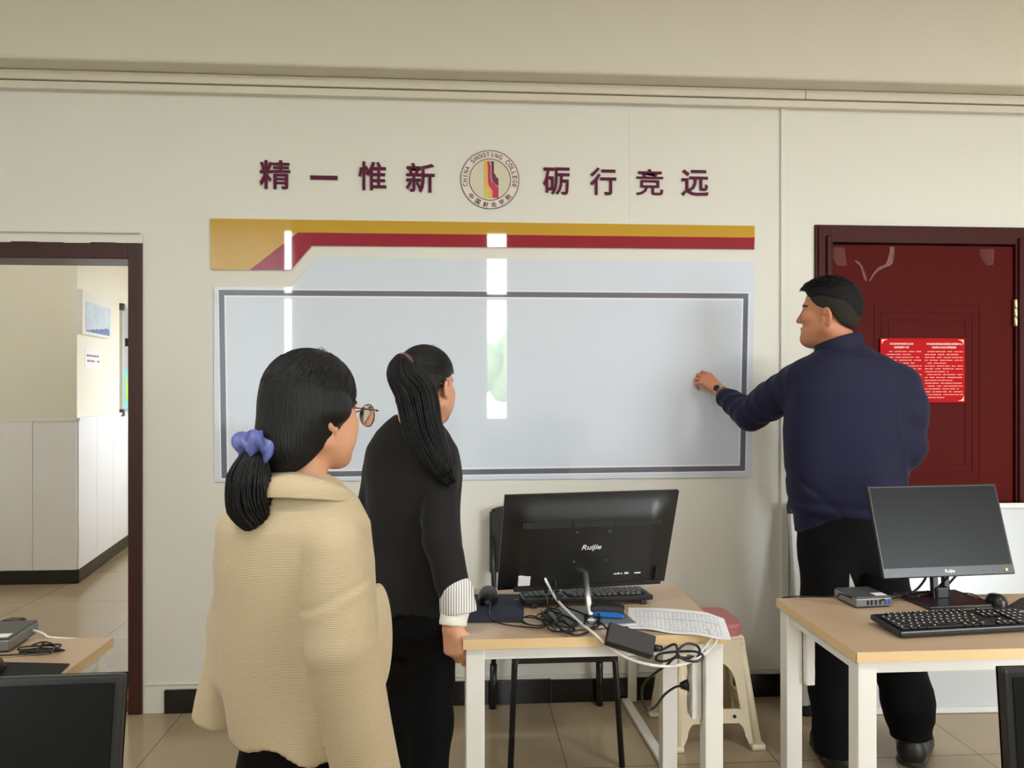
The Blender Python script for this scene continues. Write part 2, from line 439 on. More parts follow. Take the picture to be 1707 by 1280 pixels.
for wd in (0.49, 0.6, 0.6, 0.6, 0.6):
    x1 = min(x + wd, 1.618); b.span((x, -0.013, 0), (x1 - 0.002, 0, 0.098 + 0.004 * ((int(wd * 100) + int(x * 10)) % 3)), 0.002); x = x1
structure('baseboard_back', b, M['baseboard'])
structure('baseboard_right', MB().span((D2[1] + 0.01, -0.013, 0), (RW, 0, 0.1)), M['baseboard'])

# ------------------------------------------------------------------ doorway frame
d1 = MB().span((-1.43, -0.014, 0.0), (D1[1], 0.2, D1[2]), 0.004).span((D1[0], -0.014, 0.0), (-2.302, 0.2, D1[2]), 0.004).span((-2.302, -0.013, 1.97), (-1.43, 0.2, D1[2]), 0.004).build('door_1', M['doorframe'])
d1['kind'] = 'structure'
MB().span((-2.302, 0.02, 0.0), (-1.43, 0.2, 0.05), 0.004).build('sill', M['sill'], d1)
MB().span((-1.4325, 0.08, 1.0), (-1.43, 0.11, 1.12)).build('strike_plate', M['brass'], d1)

# ------------------------------------------------------------------ dark red door
x0, x1, zt = D2
d2 = bpy.data.objects.new('door_2', None); COL.objects.link(d2); d2['kind'] = 'structure'
fr = MB()
for (a, c) in ((x0, x0 + 0.085), (x1 - 0.085, x1)):
    fr.span((a, -0.012, 0), (c, 0.1, zt), 0.003)
    fr.span((a + 0.012 if a == x0 else c - 0.03, -0.02, 0), (a + 0.03 if a == x0 else c - 0.012, -0.01, zt - 0.012), 0.004)
    fr.span((a + 0.05 if a == x0 else c - 0.075, -0.024, 0), (a + 0.075 if a == x0 else c - 0.05, -0.01, zt - 0.05), 0.006)
fr.span((x0, -0.0125, zt - 0.08), (x1, 0.1, zt), 0.003)
fr.build('frame', M['reddoorframe'], d2)
lf = MB().span((x0 + 0.09, 0.0, 0.008), (x1 - 0.09, 0.045, zt - 0.088), 0.002)
# pressed panels: rings of raised moulding
for (a, c, z0_, z1_) in ((1.915, 2.43, 0.98, 1.80), (1.915, 2.43, 0.2, 0.86)):
    for k, dlt in enumerate((0.0, 0.035, 0.07)):
        aa, cc, zz0, zz1 = a + dlt, c - dlt, z0_ + dlt, z1_ - dlt
        t_ = 0.006
        for lo, hi in (((aa, -0.0022, zz0), (aa + t_, 0.001, zz1)), ((cc - t_, -0.0022, zz0), (cc, 0.001, zz1)), ((aa, -0.002, zz0), (cc, 0.001, zz0 + t_)), ((aa, -0.002, zz1 - t_), (cc, 0.001, zz1))):
            lf.span(lo, hi, 0.001)
lf.build('leaf', M['reddoor'], d2)
hg = MB()
for z in (1.76, 0.4):
    for k in range(3): hg.lathe([(0.008, 0), (0.009, 0.002), (0.009, 0.039), (0.008, 0.041)], (x1 - 0.086, -0.012, z - 0.06 + k * 0.042), 12)
    hg.span((x1 - 0.089, -0.003, z - 0.06), (x1 - 0.06, -0.0005, z + 0.066))
hg.build('hinge', M['brass'], d2)
MB().lathe([(0.026, 0), (0.026, 0.01), (0.01, 0.012), (0.01, 0.03)], (1.785, 0.0, 1.0), 16, rotm(0, 90)).tube([(1.785, -0.03, 1.0), (1.90, -0.034, 1.0)], 0.009).build('handle', M['brass'], d2)


def film(pts, seed):
    """a torn shred of clear tape still stuck to the door; crinkled, one to four millimetres proud of it"""
    rnd = random.Random(seed); q = MB()
    for i in range(len(pts) - 1):
        (xa, za, wa), (xb, zb, wb) = pts[i], pts[i + 1]
        def fn(u, v):
            ww = wa + (wb - wa) * u
            return Vector((xa + (xb - xa) * u + ww * (v - 0.5), -0.002 - 0.003 * abs(sin(9 * v + 5 * u + seed)), za + (zb - za) * u))
        q.grid(fn, 3, 6)
    for side in (-0.5, 0.5):
        q.tube(smoothpath([(a + side * ww + rnd.uniform(-0.004, 0.004), -0.004, z) for a, z, ww in pts], 4), 0.0011, 5)
    return q


film([(1.745, 2.06, 0.05), (1.745, 2.02, 0.06), (1.757, 1.985, 0.05), (1.765, 1.975, 0.03)], 1).build('tape_shred', M['film'], d2)
film([(1.825, 2.0, 0.012), (1.85, 1.975, 0.010), (1.868, 1.93, 0.008), (1.878, 1.905, 0.006)], 2).build('tape_shred', M['filmedge'], d2)
film([(1.893, 1.905, 0.004), (1.92, 1.95, 0.010), (1.955, 1.972, 0.03), (1.985, 1.985, 0.03), (1.996, 2.03, 0.02), (2.0, 2.065, 0.018)], 3).build('tape_shred', M['filmedge'], d2)
film([(2.46, 2.06, 0.07), (2.465, 2.02, 0.06), (2.475, 1.985, 0.025)], 4).build('tape_shred', M['film'], d2)

# ------------------------------------------------------------------ rear wall windows (behind the camera; the writing board mirrors them)
for i, (a, c, z0, z1) in enumerate(REAR_WINDOWS):
    f = MB(); t_ = 0.05
    f.span((a, REAR - 0.14, z0), (a + t_, REAR - 0.07, z1)).span((c - t_, REAR - 0.14, z0), (c, REAR - 0.07, z1))
    f.span((a, REAR - 0.14, z0), (c, REAR - 0.07, z0 + t_)).span((a, REAR - 0.14, z1 - t_), (c, REAR - 0.07, z1))
    f.span((a, REAR - 0.14, 2.36), (c, REAR - 0.07, 2.42))
    m_ = (a + c) / 2
    if i != 1: f.span((m_ - 0.03, REAR - 0.139, z0), (m_ + 0.03, REAR - 0.071, z1))
    if i == 1: f.span((0.52, REAR - 0.141, z0), (0.60, REAR - 0.069, z1))
    o = f.build('window_%d' % (i + 1), M['pvc']); o['kind'] = 'structure'
    MB().span((a - 0.03, REAR - 0.2, z0 - 0.04), (c + 0.03, REAR + 0.1, z0)).build('sill', M['pvc'], o)


def curtain(x0, x1, label, z0=0.9, z1=3.2):
    q = MB(); n = int((x1 - x0) / 0.02)
    for yo in (0.0, -0.004):
        q.grid(lambda u, v: Vector((x0 + (x1 - x0) * u, REAR + 0.18 + yo + 0.025 * sin((x0 + (x1 - x0) * u) * 52), z0 + (z1 - z0) * v)), max(n, 6), 4)
    o = q.build('curtain', M['curtain'])
    tag(o, label, 'curtain')


curtain(-3.15, -1.845, 'pale curtain drawn across the rear window left of the tall slit')
rl = MB().tube([(-3.18, REAR + 0.18, 3.215), (-1.6, REAR + 0.18, 3.215)], 0.014).build('curtain_rail', M['pvc'])
tag(rl, 'white curtain rail over the rear window', 'curtain rail')
for (x, y) in CEILING_LAMPS:
    t = thing('ceiling_lamp', 'white tube lamp on the ceiling, %s of the pair' % ('left' if x < 0 else 'right'), 'lamp', (x, y, CEIL))
    MB().box((0, 0, -0.025), (1.26, 0.16, 0.05), None, 0.006).build('housing', M['lampwhite'], t)
    MB().tube([(-0.6, 0, -0.066), (0.6, 0, -0.066)], 0.013).build('tube', M['tubeglow'], t)
t = thing('ceiling_lamp', 'added unseen tube lamp brightening the corridor', 'lamp', (-2.6, 1.15, 3.1))  # invented fixture for the light added in the corridor
MB().box((0, 0, -0.025), (1.26, 0.16, 0.05), None, 0.006).build('housing', M['lampwhite'], t)
MB().tube([(-0.6, 0, -0.066), (0.6, 0, -0.066)], 0.013).build('tube', M['tubeglow'], t)
# outdoors, seen only as a mirror image
g = MB().span((-30, -40, -0.6), (30, REAR - 0.3, -0.5)).build('paving', M['grass']); g['kind'] = 'structure'

# ================================================================== corridor behind the doorway
A = Vector((-2.74, 2.28, 0)); B = Vector((-2.951, 3.695, 0))
dr = (B - A).normalized(); nr = Vector((dr.y, -dr.x, 0))          # along the receding face / out of it, towards +x
E_ = A + dr * 4.6
WS = 1.165
HC = 3.1
b = MB().span((-6.0, 2.28, 0), (A.x - 0.2, 2.48, HC))
b.prism([(A.x, A.y), (E_.x, E_.y), (E_.x - 0.2, E_.y), (A.x - 0.2, A.y)], 0, HC, 'Z')
structure('wall_corridor', b, M['hallcream'])
y0, y1, z0, z1 = HALL_WINDOW
b = MB().span((HALL_X, 2.28, 0), (HALL_X + 0.2, y0, HC)).span((HALL_X, y1, 0), (HALL_X + 0.2, 7.2, HC)).span((HALL_X, y0, 0), (HALL_X + 0.2, y1, z0)).span((HALL_X, y0, z1), (HALL_X + 0.2, y1, HC))
b.span((HALL_X + 0.2, 2.28, 0), (3.2, 2.48, HC)).span((-6, 6.9, 0), (HALL_X + 0.2, 7.1, HC)).span((3.2, TH, 0), (3.4, 2.48, HC)).span((-6.2, TH, 0), (-6, 2.48, HC)).span((-6, TH, 0), (LW, TH + 0.1, HC))
structure('wall_corridor_right', b, M['hallcream'])
structure('ceiling_corridor', MB().span((-6.2, TH, HC), (3.4, 7.2, HC + 0.1)), M['ceiling'])
wf = MB()
for a in (y0, (y0 + y1) / 2 - 0.03, y1 - 0.06): wf.span((HALL_X + 0.1, a, z0), (HALL_X + 0.16, a + 0.06, z1))
for a in (z0, z1 - 0.06, 2.1): wf.span((HALL_X + 0.1, y0, a), (HALL_X + 0.16, y1, a + 0.06))
structure('window_4', wf, M['pvc'])


def slant(s, out, z):           # a point on the receding face: s metres along it, out metres proud of it
    return A + dr * s + nr * out + Vector((0, 0, z))


def onface(q, s0, s1, z0, z1, t, o0=0.0):
    P = [slant(s, o, z) for s in (s0, s1) for o in (o0, o0 + t) for z in (z0, z1)]
    v = [q.bm.verts.new(p) for p in P]
    fs = [q.bm.faces.new([v[i] for i in f]) for f in ((0, 1, 3, 2), (4, 6, 7, 5), (0, 4, 5, 1), (2, 3, 7, 6), (0, 2, 6, 4), (1, 5, 7, 3))]
    bmesh.ops.recalc_face_normals(q.bm, faces=fs)
    return q


wn = MB()
xe = A.x
while xe > -5.5:                                   # boards with narrow grooves between them
    wn.span((xe - 0.298, 2.268, 0.1), (xe, 2.28, WS)); xe -= 0.302
ss = 0.0
while ss < 4.3:
    onface(wn, ss, ss + 0.418, 0.1, WS, 0.012); ss += 0.422
structure('trim_6', wn, M['wainscot'])
cp = MB().span((-6, 2.262, WS), (A.x, 2.28, WS + 0.018)); onface(cp, -0.01, 4.5, WS, WS + 0.022, 0.022)
structure('trim_7', cp, M['wainscot'])
bb = MB().span((-6, 2.266, 0), (A.x + 0.01, 2.28, 0.1)); onface(bb, 0.0, 4.5, 0, 0.1, 0.014)
structure('baseboard_corridor', bb, M['baseboard'])


def facecoords(u, v):
    p = Vector(v)
    return (p - A).dot(dr), p.z


def fspan(p, q):
    p, q = Vector(p), Vector(q)
    return (p - A).dot(dr), (q - A).dot(dr), min(p.z, q.z), max(p.z, q.z)


s0, s1, z0, z1 = fspan((-2.733, 2.235, 2.076), (-2.838, 2.94, 1.806))
z1 = (-2.779, 2.539, 2.106)[2]; z0 = (-2.784, 2.576, 1.79)[2]
pf = thing('picture_frame', 'white framed pale blue picture on the bright corridor wall', 'picture', slant(s0, 0, z0))
def child_onface(name, m, par, s0, s1, z0, z1, t, o0):
    o = onface(MB(), s0, s1, z0, z1, t, o0).build(name, m, par)
    for v in o.data.vertices: v.co -= par.location
    return o
child_onface('frame', M['whitemetal'], pf, s0, s1, z0, z1, 0.05, 0.0)
sd, zd = s1 - s0, z1 - z0
child_onface('print', M['picture'], pf, s0 + sd * 0.1, s1 - sd * 0.06, z0 + zd * 0.06, z1 - zd * 0.25, 0.003, 0.05)
o = MB()
for k in range(5):
    onface(o, s0 + sd * (0.12 + 0.15 * k), s0 + sd * (0.28 + 0.15 * k), z0 + zd * 0.07, z0 + zd * (0.11 + 0.03 * k), 0.002, 0.053)
o = o.build('blue_motif', M['pictureblue'], pf)
for v in o.data.vertices: v.co -= pf.location
s0, s1, z0, z1 = fspan((-2.765, 2.449, 1.686), (-2.82, 2.818, 1.539))
z1 = (-2.792, 2.632, 1.694)[2]; z0 = (-2.792, 2.632, 1.541)[2]
pn = thing('paper_notice', 'small pale pink notice taped under the framed corridor picture', 'notice', slant(s0, 0, z0))
child_onface('sheet', M['pinkpaper'], pn, s0, s1, z0, z1, 0.002, 0.0)
sd, zd = s1 - s0, z1 - z0
for k in range(5):
    child_onface('print_mark', M['grey'], pn, s0 + sd * (0.1 + 0.16 * k), s0 + sd * (0.22 + 0.16 * k), z0 + zd * 0.62, z0 + zd * 0.72, 0.001, 0.002)
    if k in (0, 1, 2, 4): child_onface('print_mark', M['grey'], pn, s0 + sd * (0.14 + 0.16 * k), s0 + sd * (0.26 + 0.16 * k), z0 + zd * 0.36, z0 + zd * 0.46, 0.001, 0.002)
p_ = (-2.898, 3.343, 1.634); s0 = (Vector(p_) - A).dot(dr); z1 = (-2.898, 3.343, 2.12)[2]; z0 = (-2.898, 3.343, 1.154)[2]
wb = thing('corridor_whiteboard', 'white framed board with aqua poster on corridor wall, cut off by the doorway', 'whiteboard', slant(s0, 0, z0))
child_onface('sheet', M['whiteboard'], wb, s0 + 0.02, s0 + 1.18, z0 + 0.02, z1 - 0.02, 0.012, 0.004)
o = MB()
onface(o, s0, s0 + 0.03, z0, z1, 0.026); onface(o, s0 + 1.17, s0 + 1.2, z0, z1, 0.026); onface(o, s0, s0 + 1.2, z0, z0 + 0.03, 0.025); onface(o, s0, s0 + 1.2, z1 - 0.03, z1, 0.025)
o = o.build('frame', M['aluminium'], wb)
for v in o.data.vertices: v.co -= wb.location
for zz in (z0, z1 - 0.06): child_onface('corner_cap', M['greyplastic'], wb, s0 - 0.004, s0 + 0.05, zz, zz + 0.06, 0.03, 0.0)
zm = (-2.927, 3.537, 1.558)[2]; zb = (-2.935, 3.588, 1.219)[2]
child_onface('poster', M['poster'], wb, s0 + 0.08, s0 + 0.5, zb, zm, 0.002, 0.016)
child_onface('poster_motif', M['posteryellow'], wb, s0 + 0.17, s0 + 0.3, zb + 0.12, zb + 0.22, 0.002, 0.018)
child_onface('poster_motif', M['postergreen'], wb, s0 + 0.12, s0 + 0.36, zb + 0.06, zb + 0.28, 0.001, 0.018)
child_onface('marker_clip', M['black'], wb, s0 + 0.11, s0 + 0.15, zm + 0.2, zm + 0.27, 0.02, 0.016)
ol = thing('light_switch', 'small white wall switch right of the corridor picture', 'switch', slant(0.36, 0, (-2.845, 2.982, 1.846)[2]))
q_ = (Vector((-2.845, 2.982, 1.846)) - A).dot(dr)
ol.location = slant(q_, 0, (-2.845, 2.982, 1.846)[2])
child_onface('plate', M['whitemetal'], ol, q_ - 0.06, q_ + 0.06, ol.location.z - 0.04, ol.location.z + 0.04, 0.01, 0.0)
child_onface('button', M['aluminium'], ol, q_ - 0.025, q_ + 0.025, ol.location.z - 0.025, ol.location.z + 0.025, 0.005, 0.01)
ds = thing('door_stop', 'small pale block on the corridor floor beside the door frame', 'door stop', (-1.917, 1.228, 0.0))
MB().box((0, 0, 0.02), (0.04, 0.05, 0.04), None, 0.004).build('block', M['aluminium'], ds)
MB().box((0, -0.027, 0.022), (0.02, 0.004, 0.02), None, 0.001).build('rubber_pad', M['greyplastic'], ds)

# ================================================================== what hangs on the back wall
hp = thing('header_panel', 'ochre and crimson angled acrylic band above the writing board', 'wall panel', (0, 0, 1.928))
def poly(pts, t0, t1, name, m, par, dz=0.0):
    o = MB().prism([(x, z - par.location.z) for x, z in pts], t0, t1, 'Y').build(name, m, par); return o
poly([(-1.085, 2.151), (1.346, 2.153), (1.346, 2.099), (-0.708, 2.095), (-0.915, 1.929), (-1.081, 1.928)], -0.008, 0.0, 'ochre_band', M['yellow'], hp)
poly([(-0.915, 1.929), (-0.708, 2.095), (1.346, 2.099), (1.344, 2.046), (-0.649, 2.038), (-0.740, 1.931)], -0.0078, 0.0, 'crimson_band', M['crimson'], hp)
wbd = thing('writing_board', 'large glossy white writing board with grey printed border', 'whiteboard', (0, 0, 1.003))
poly([(-1.067, 1.853), (-0.740, 1.855), (-0.623, 1.987), (1.346, 1.991), (1.328, 1.004), (-1.066, 1.003)], -0.008, 0.0, 'sheet', M['board'], wbd)
def ring(p, w_, name, m, t):
    (ax, az), (bx, bz), (cx, cz), (dx, dz) = p      # tl tr br bl
    q = MB(); zo = wbd.location.z
    ins = [(ax + w_, az - w_), (bx - w_, bz - w_), (cx - w_, cz + w_), (dx + w_, dz + w_)]
    for i in range(4):
        j = (i + 1) % 4
        q.prism([(p[i][0], p[i][1] - zo), (p[j][0], p[j][1] - zo), (ins[j][0], ins[j][1] - zo), (ins[i][0], ins[i][1] - zo)], -t, -0.0075, 'Y')
    q.build(name, m, wbd); return ins
r1 = ring([(-1.053, 1.846), (1.322, 1.849), (1.306, 1.028), (-1.041, 1.014)], 0.0055, 'white_line', M['boardwhite'], 0.0084)
r2 = ring(r1, 0.0235, 'grey_line', M['boardgrey'], 0.0084)
ring(r2, 0.008, 'white_line', M['boardwhite'], 0.0084)

SL = [('精', (-0.874, -0.742, 2.285, 2.411)), ('一', (-0.655, -0.537, 2.330, 2.347)), ('惟', (-0.446, -0.324, 2.287, 2.413)), ('新', (-0.238, -0.110, 2.281, 2.411)),
      ('砺', (0.374, 0.494, 2.281, 2.403)), ('行', (0.588, 0.706, 2.283, 2.406)), ('竞', (0.797, 0.922, 2.285, 2.404)), ('远', (1.007, 1.132, 2.285, 2.405))]
where = ['leftmost in the slogan', 'a single stroke, second in the slogan', 'third in the slogan', 'just left of the round emblem',
         'just right of the round emblem', 'sixth in the slogan', 'seventh in the slogan', 'rightmost in the slogan']
for (ch, bx), wh in zip(SL, where):
    o = text(ch, 'wall_character', M['plum'], None, (0, bx[1] - bx[0], 0, bx[3] - bx[2]), 0.0, 0.008, bold=0.0 if ch == '一' else 0.006 if ch == '竞' else 0.012)
    o.location = (bx[0], 0, bx[2])
    tag(o, 'plum wall character %s, %s' % (ch, wh), 'letter', 'plum slogan characters on the wall')

em = thing('emblem', 'round college emblem between the two halves of the slogan', 'emblem', (0.1355, 0, 2.343))
R0 = 0.131
MB().lathe([(R0 - 0.001, 0), (R0 - 0.001, 0.004)], (0, 0, 0), 64, rotm(0, 90)).build('disc', M['logowhite'], em)
def annulus(r0, r1, y0, y1):
    q = MB(); n = 72
    for k in range(n):
        a, b_ = 2 * pi * k / n, 2 * pi * (k + 1) / n
        q.prism([(r0 * cos(a), r0 * sin(a)), (r1 * cos(a), r1 * sin(a)), (r1 * cos(b_), r1 * sin(b_)), (r0 * cos(b_), r0 * sin(b_))], y0, y1, 'Y')
    return q
annulus(R0 - 0.0025, R0, -0.006, 0).build('outer_ring', M['logodark'], em)
annulus(0.0905, 0.0935, -0.006, -0.004).build('inner_ring', M['logodark'], em)
MB().lathe([(0.0905, 0), (0.0905, 0.001)], (0, -0.004, 0), 64, rotm(0, 90)).build('inner_disc', mat('emblem_stone_disc', (210, 204, 182), 0.5, var=0.02), em)
def arcletters(s, a0, a1, rad, hh, flip, name, bold, ww=None):
    n = len(s)
    for i, ch in enumerate(s):
        if ch == ' ': continue
        a = radians(a0 + (a1 - a0) * i / (n - 1))
        R = Matrix.Rotation(-(pi / 2 - a) if not flip else -(-pi / 2 - a), 3, 'Y').to_3x3()
        R = Matrix.Rotation((pi / 2 - a) if not flip else (-pi / 2 - a), 3, 'Y')
        wd = {'I': 0.003, 'H': 0.0135, 'O': 0.0165, 'N': 0.0135, 'G': 0.0145, 'C': 0.0135}.get(ch, 0.0125) if not ww else ww
        text(ch, name, M['logodark'], em, (-wd / 2, wd / 2, -hh / 2, hh / 2), -0.004, 0.002, bold, R=R, org=(rad * cos(a), 0, rad * sin(a)))
arcletters('CHINA SHOOTING COLLEGE', 192.5, -13.5, 0.112, 0.020, False, 'letter', 0.0)
arcletters('中国射击学院', 222, 317, 0.112, 0.023, True, 'character', 0.01, 0.0225)
# flame-like pillar of three stepped bands (read off the print: x right, z up, metres from the centre)
def ep(name, pts, m):
    k = 0.131 / 486.0
    poly([((x - 625) * k, em.location.z + (655 - y) * k) for x, y in pts], -0.0065, -0.004, name, m, em)
ep('yellow_band', [(520, 352), (560, 352), (570, 400), (582, 415), (582, 715), (605, 770), (660, 845), (660, 960), (592, 960), (592, 850), (530, 790)], M['logoyellow'])
ep('citron_band', [(528, 800), (580, 862), (580, 960), (530, 960)], M['logocitron'])
ep('red_band', [(580, 352), (615, 352), (628, 400), (636, 420), (640, 640), (660, 690), (766, 785), (766, 958), (668, 958), (668, 838), (612, 765), (592, 700), (588, 410), (578, 395)], M['logored'])
ep('maroon_band', [(638, 352), (690, 352), (692, 552), (716, 566), (722, 600), (766, 640), (766, 768), (672, 690), (652, 630), (648, 400)], M['logomaroon'])

# ------------------------------------------------------------------ red poster on the door
po = thing('red_poster', 'red rules poster with pale columns of text on the dark red door', 'poster', (1.94, -0.008, 1.345))
PW, PH = 0.408, 0.297
MB().span((0, -0.002, 0), (PW, 0, PH)).build('sheet', M['redposter'], po)
text('河北省体育局射击运动', 'title', M['titleprint'], po, (0.045, 0.158, PH - 0.031, PH - 0.021), -0.002, 0.0008, 0.01)
text('运动员管理十不准', 'title', M['titleprint'], po, (0.066, 0.137, PH - 0.047, PH - 0.037), -0.002, 0.0008, 0.01)
text('河北省体育局射击射箭运动管理中心', 'title', M['titleprint'], po, (0.222, 0.395, PH - 0.031, PH - 0.021), -0.002, 0.0008, 0.01)
text('运动队宿舍安全管理规定', 'title', M['titleprint'], po, (0.248, 0.366, PH - 0.047, PH - 0.037), -0.002, 0.0008, 0.01)
rnd = random.Random(3)
for col, (xa, xb) in enumerate(((0.03, 0.195), (0.214, 0.397))):
    q = MB()
    for i in range(17):
        z = PH - 0.064 - i * 0.0133; x = xa; end = xb if i % 3 != 1 else xa + (xb - xa) * rnd.uniform(0.4, 0.9)
        if i % 4 == 0: x += 0.012
        while x < end:
            n = rnd.randint(3, 9)
            for k in range(n):
                if x > end: break
                q.span((x, -0.0026, z), (x + 0.0036, -0.002, z + 0.0042)); x += 0.0046
            x += rnd.choice((0.003, 0.003, 0.009))
    q.build('text_column', M['pinkprint'], po)
for (cx, cz, sx, sz) in ((0.006, PH - 0.006, 1, -1), (PW - 0.006, PH - 0.006, -1, -1), (PW - 0.006, 0.006, -1, 1), (0.006, 0.006, 1, 1)):
    MB().prism([(cx, cz), (cx + sx * 0.03, cz), (cx + sx * 0.012, cz + sz * 0.005), (cx + sx * 0.005, cz + sz * 0.012), (cx, cz + sz * 0.024)], -0.003, -0.002, 'Y').build('corner_ornament', M['gold'], po)

# ------------------------------------------------------------------ whiteboard leaning against the wall and door
lw = thing('leaning_whiteboard', 'white framed board standing on the floor, leaning behind the man', 'whiteboard', (1.475, -0.215, 0.0))
lw.rotation_euler = (-math.asin(0.150 / 0.9), 0, -radians(1.5))
LWW, LWH = 1.75, 0.90
MB().span((0.02, 0, 0.02), (LWW - 0.02, 0.014, LWH - 0.02)).build('sheet', M['whiteboard'], lw)
MB().span((0, -0.012, 0), (0.026, 0.018, LWH), 0.004).span((LWW - 0.026, -0.012, 0), (LWW, 0.018, LWH), 0.004).span((0, -0.0115, 0), (LWW, 0.0175, 0.026), 0.004).span((0, -0.0115, LWH - 0.026), (LWW, 0.0175, LWH), 0.004).build('frame', M['aluminium'], lw)
for (x, z) in ((0, 0), (LWW - 0.04, 0), (0, LWH - 0.04), (LWW - 0.04, LWH - 0.04)):
    MB().span((x - 0.003, -0.016, z - 0.003 if z else 0), (x + 0.043, 0.021, z + 0.043), 0.006).build('corner_cap', M['black'], lw)

# ------------------------------------------------------------------ white cable trunking on floor and wall by the desk
ct = thing('cable_trunking', 'white cable trunking running from the wall across the floor under the desk', 'cable trunking', (0.775, -0.02, 0.0))
MB().span((-0.02, -0.012, 0.0), (0.02, 0.007, 0.2), 0.004).build('wall_run', M['whitemetal'], ct)
MB().box((-0.018, -0.35, 0.009), (0.04, 0.70, 0.018), rotm(-2), 0.005).build('floor_run', M['whitemetal'], ct)


# ================================================================== furniture
def desk(label, X0, X1, Y0, Y1, stretch=False):
    t = thing('desk', label, 'desk', ((X0 + X1) / 2, (Y0 + Y1) / 2, 0), 0, 'beech topped white desks')
    hx, hy = (X1 - X0) / 2, (Y1 - Y0) / 2
    MB().span((-hx + 0.0012, -hy + 0.0012, 0.724), (hx - 0.0012, hy - 0.0012, 0.75), 0.0015).build('desktop', M['beech'], t)
    e = MB()
    e.span((-hx, -hy, 0.7235), (hx, -hy + 0.001, 0.7495)).span((-hx, hy - 0.001, 0.7235), (hx, hy, 0.7495))
    e.span((-hx, -hy, 0.7235), (-hx + 0.001, hy, 0.7495)).span((hx - 0.001, -hy, 0.7235), (hx, hy, 0.7495))
    e.build('edge_band', M['beechedge'], t)
    for sx in (-1, 1):
        for sy in (-1, 1):
            cx, cy = sx * (hx - 0.034), sy * (hy - 0.034)
            MB().span((cx - 0.025, cy - 0.025, 0.006), (cx + 0.025, cy + 0.025, 0.7235), 0.003).build('leg', M['whitemetal'], t)
            MB().lathe([(0.02, 0), (0.02, 0.007)], (cx, cy, 0), 12).build('foot', M['blackmatte'], t)
    for sy in (-1, 1): MB().span((-hx + 0.05, sy * (hy - 0.034) - 0.02, 0.691), (hx - 0.05, sy * (hy - 0.034) + 0.02, 0.7235), 0.002).build('apron_rail', M['whitemetal'], t)
    for sx in (-1, 1): MB().span((sx * (hx - 0.034) - 0.02, -hy + 0.05, 0.691), (sx * (hx - 0.034) + 0.02, hy - 0.05, 0.7235), 0.002).build('side_rail', M['whitemetal'], t)
    for sx in (-1, 1):
        for sy in (-1, 1): MB().box((sx * (hx - 0.10), sy * (hy - 0.0555), 0.697), (0.06, 0.003, 0.04), None, 0.001).build('corner_bracket', M['aluminium'], t)
    return t


dk = desk('white legged beech desk carrying the monitor seen from behind', 0.008, 0.728, -1.392, -0.88)
dr_ = desk('white legged beech desk in front of the man, with dark screened monitor', 1.003, 1.953, -1.556, -1.06)
dl = desk('beech desk by the open doorway with small grey computer', -1.80, -0.928, -1.90, -1.306)
desk('desk below the cropped dark monitor at lower left', -1.0, -0.1, -3.02, -2.52)
desk('desk below the sliver of monitor at lower right', 0.42, 1.34, -3.02, -2.52)


def strip(label, x, y, z0, z1, side):
    t = thing('power_strip', label, 'power strip', (x, y, z0), 0, 'white socket strips on desk legs')
    h = z1 - z0
    MB().span((-0.014, -0.024, 0), (0.014, 0.024, h), 0.004).build('housing', M['whitemetal'], t)
    for k in range(3):
        zz = h * (0.2 + 0.3 * k)
        MB().span((-0.0165 if side < 0 else 0.0135, -0.017, zz - 0.017), (-0.0135 if side < 0 else 0.0165, 0.017, zz + 0.017), 0.001).build('socket', M['aluminium'], t)
    return t


strip('white socket strip with black plug on right leg of middle desk', 0.652, -1.338, 0.505, 0.688, -1)
strip('white socket strip on the back leg of desk by the man', 1.080, -1.115, 0.50, 0.688, 1)


def cable(par, name, pts, r=0.003, m='cable', n=8, seg=8):
    Ri = Matrix.Rotation(-par.rotation_euler.z, 3, 'Z')
    p = smoothpath([Ri @ (Vector(q) - par.location) for q in pts], n)
    return MB().tube(p, r, seg).build(name, M[m], par)


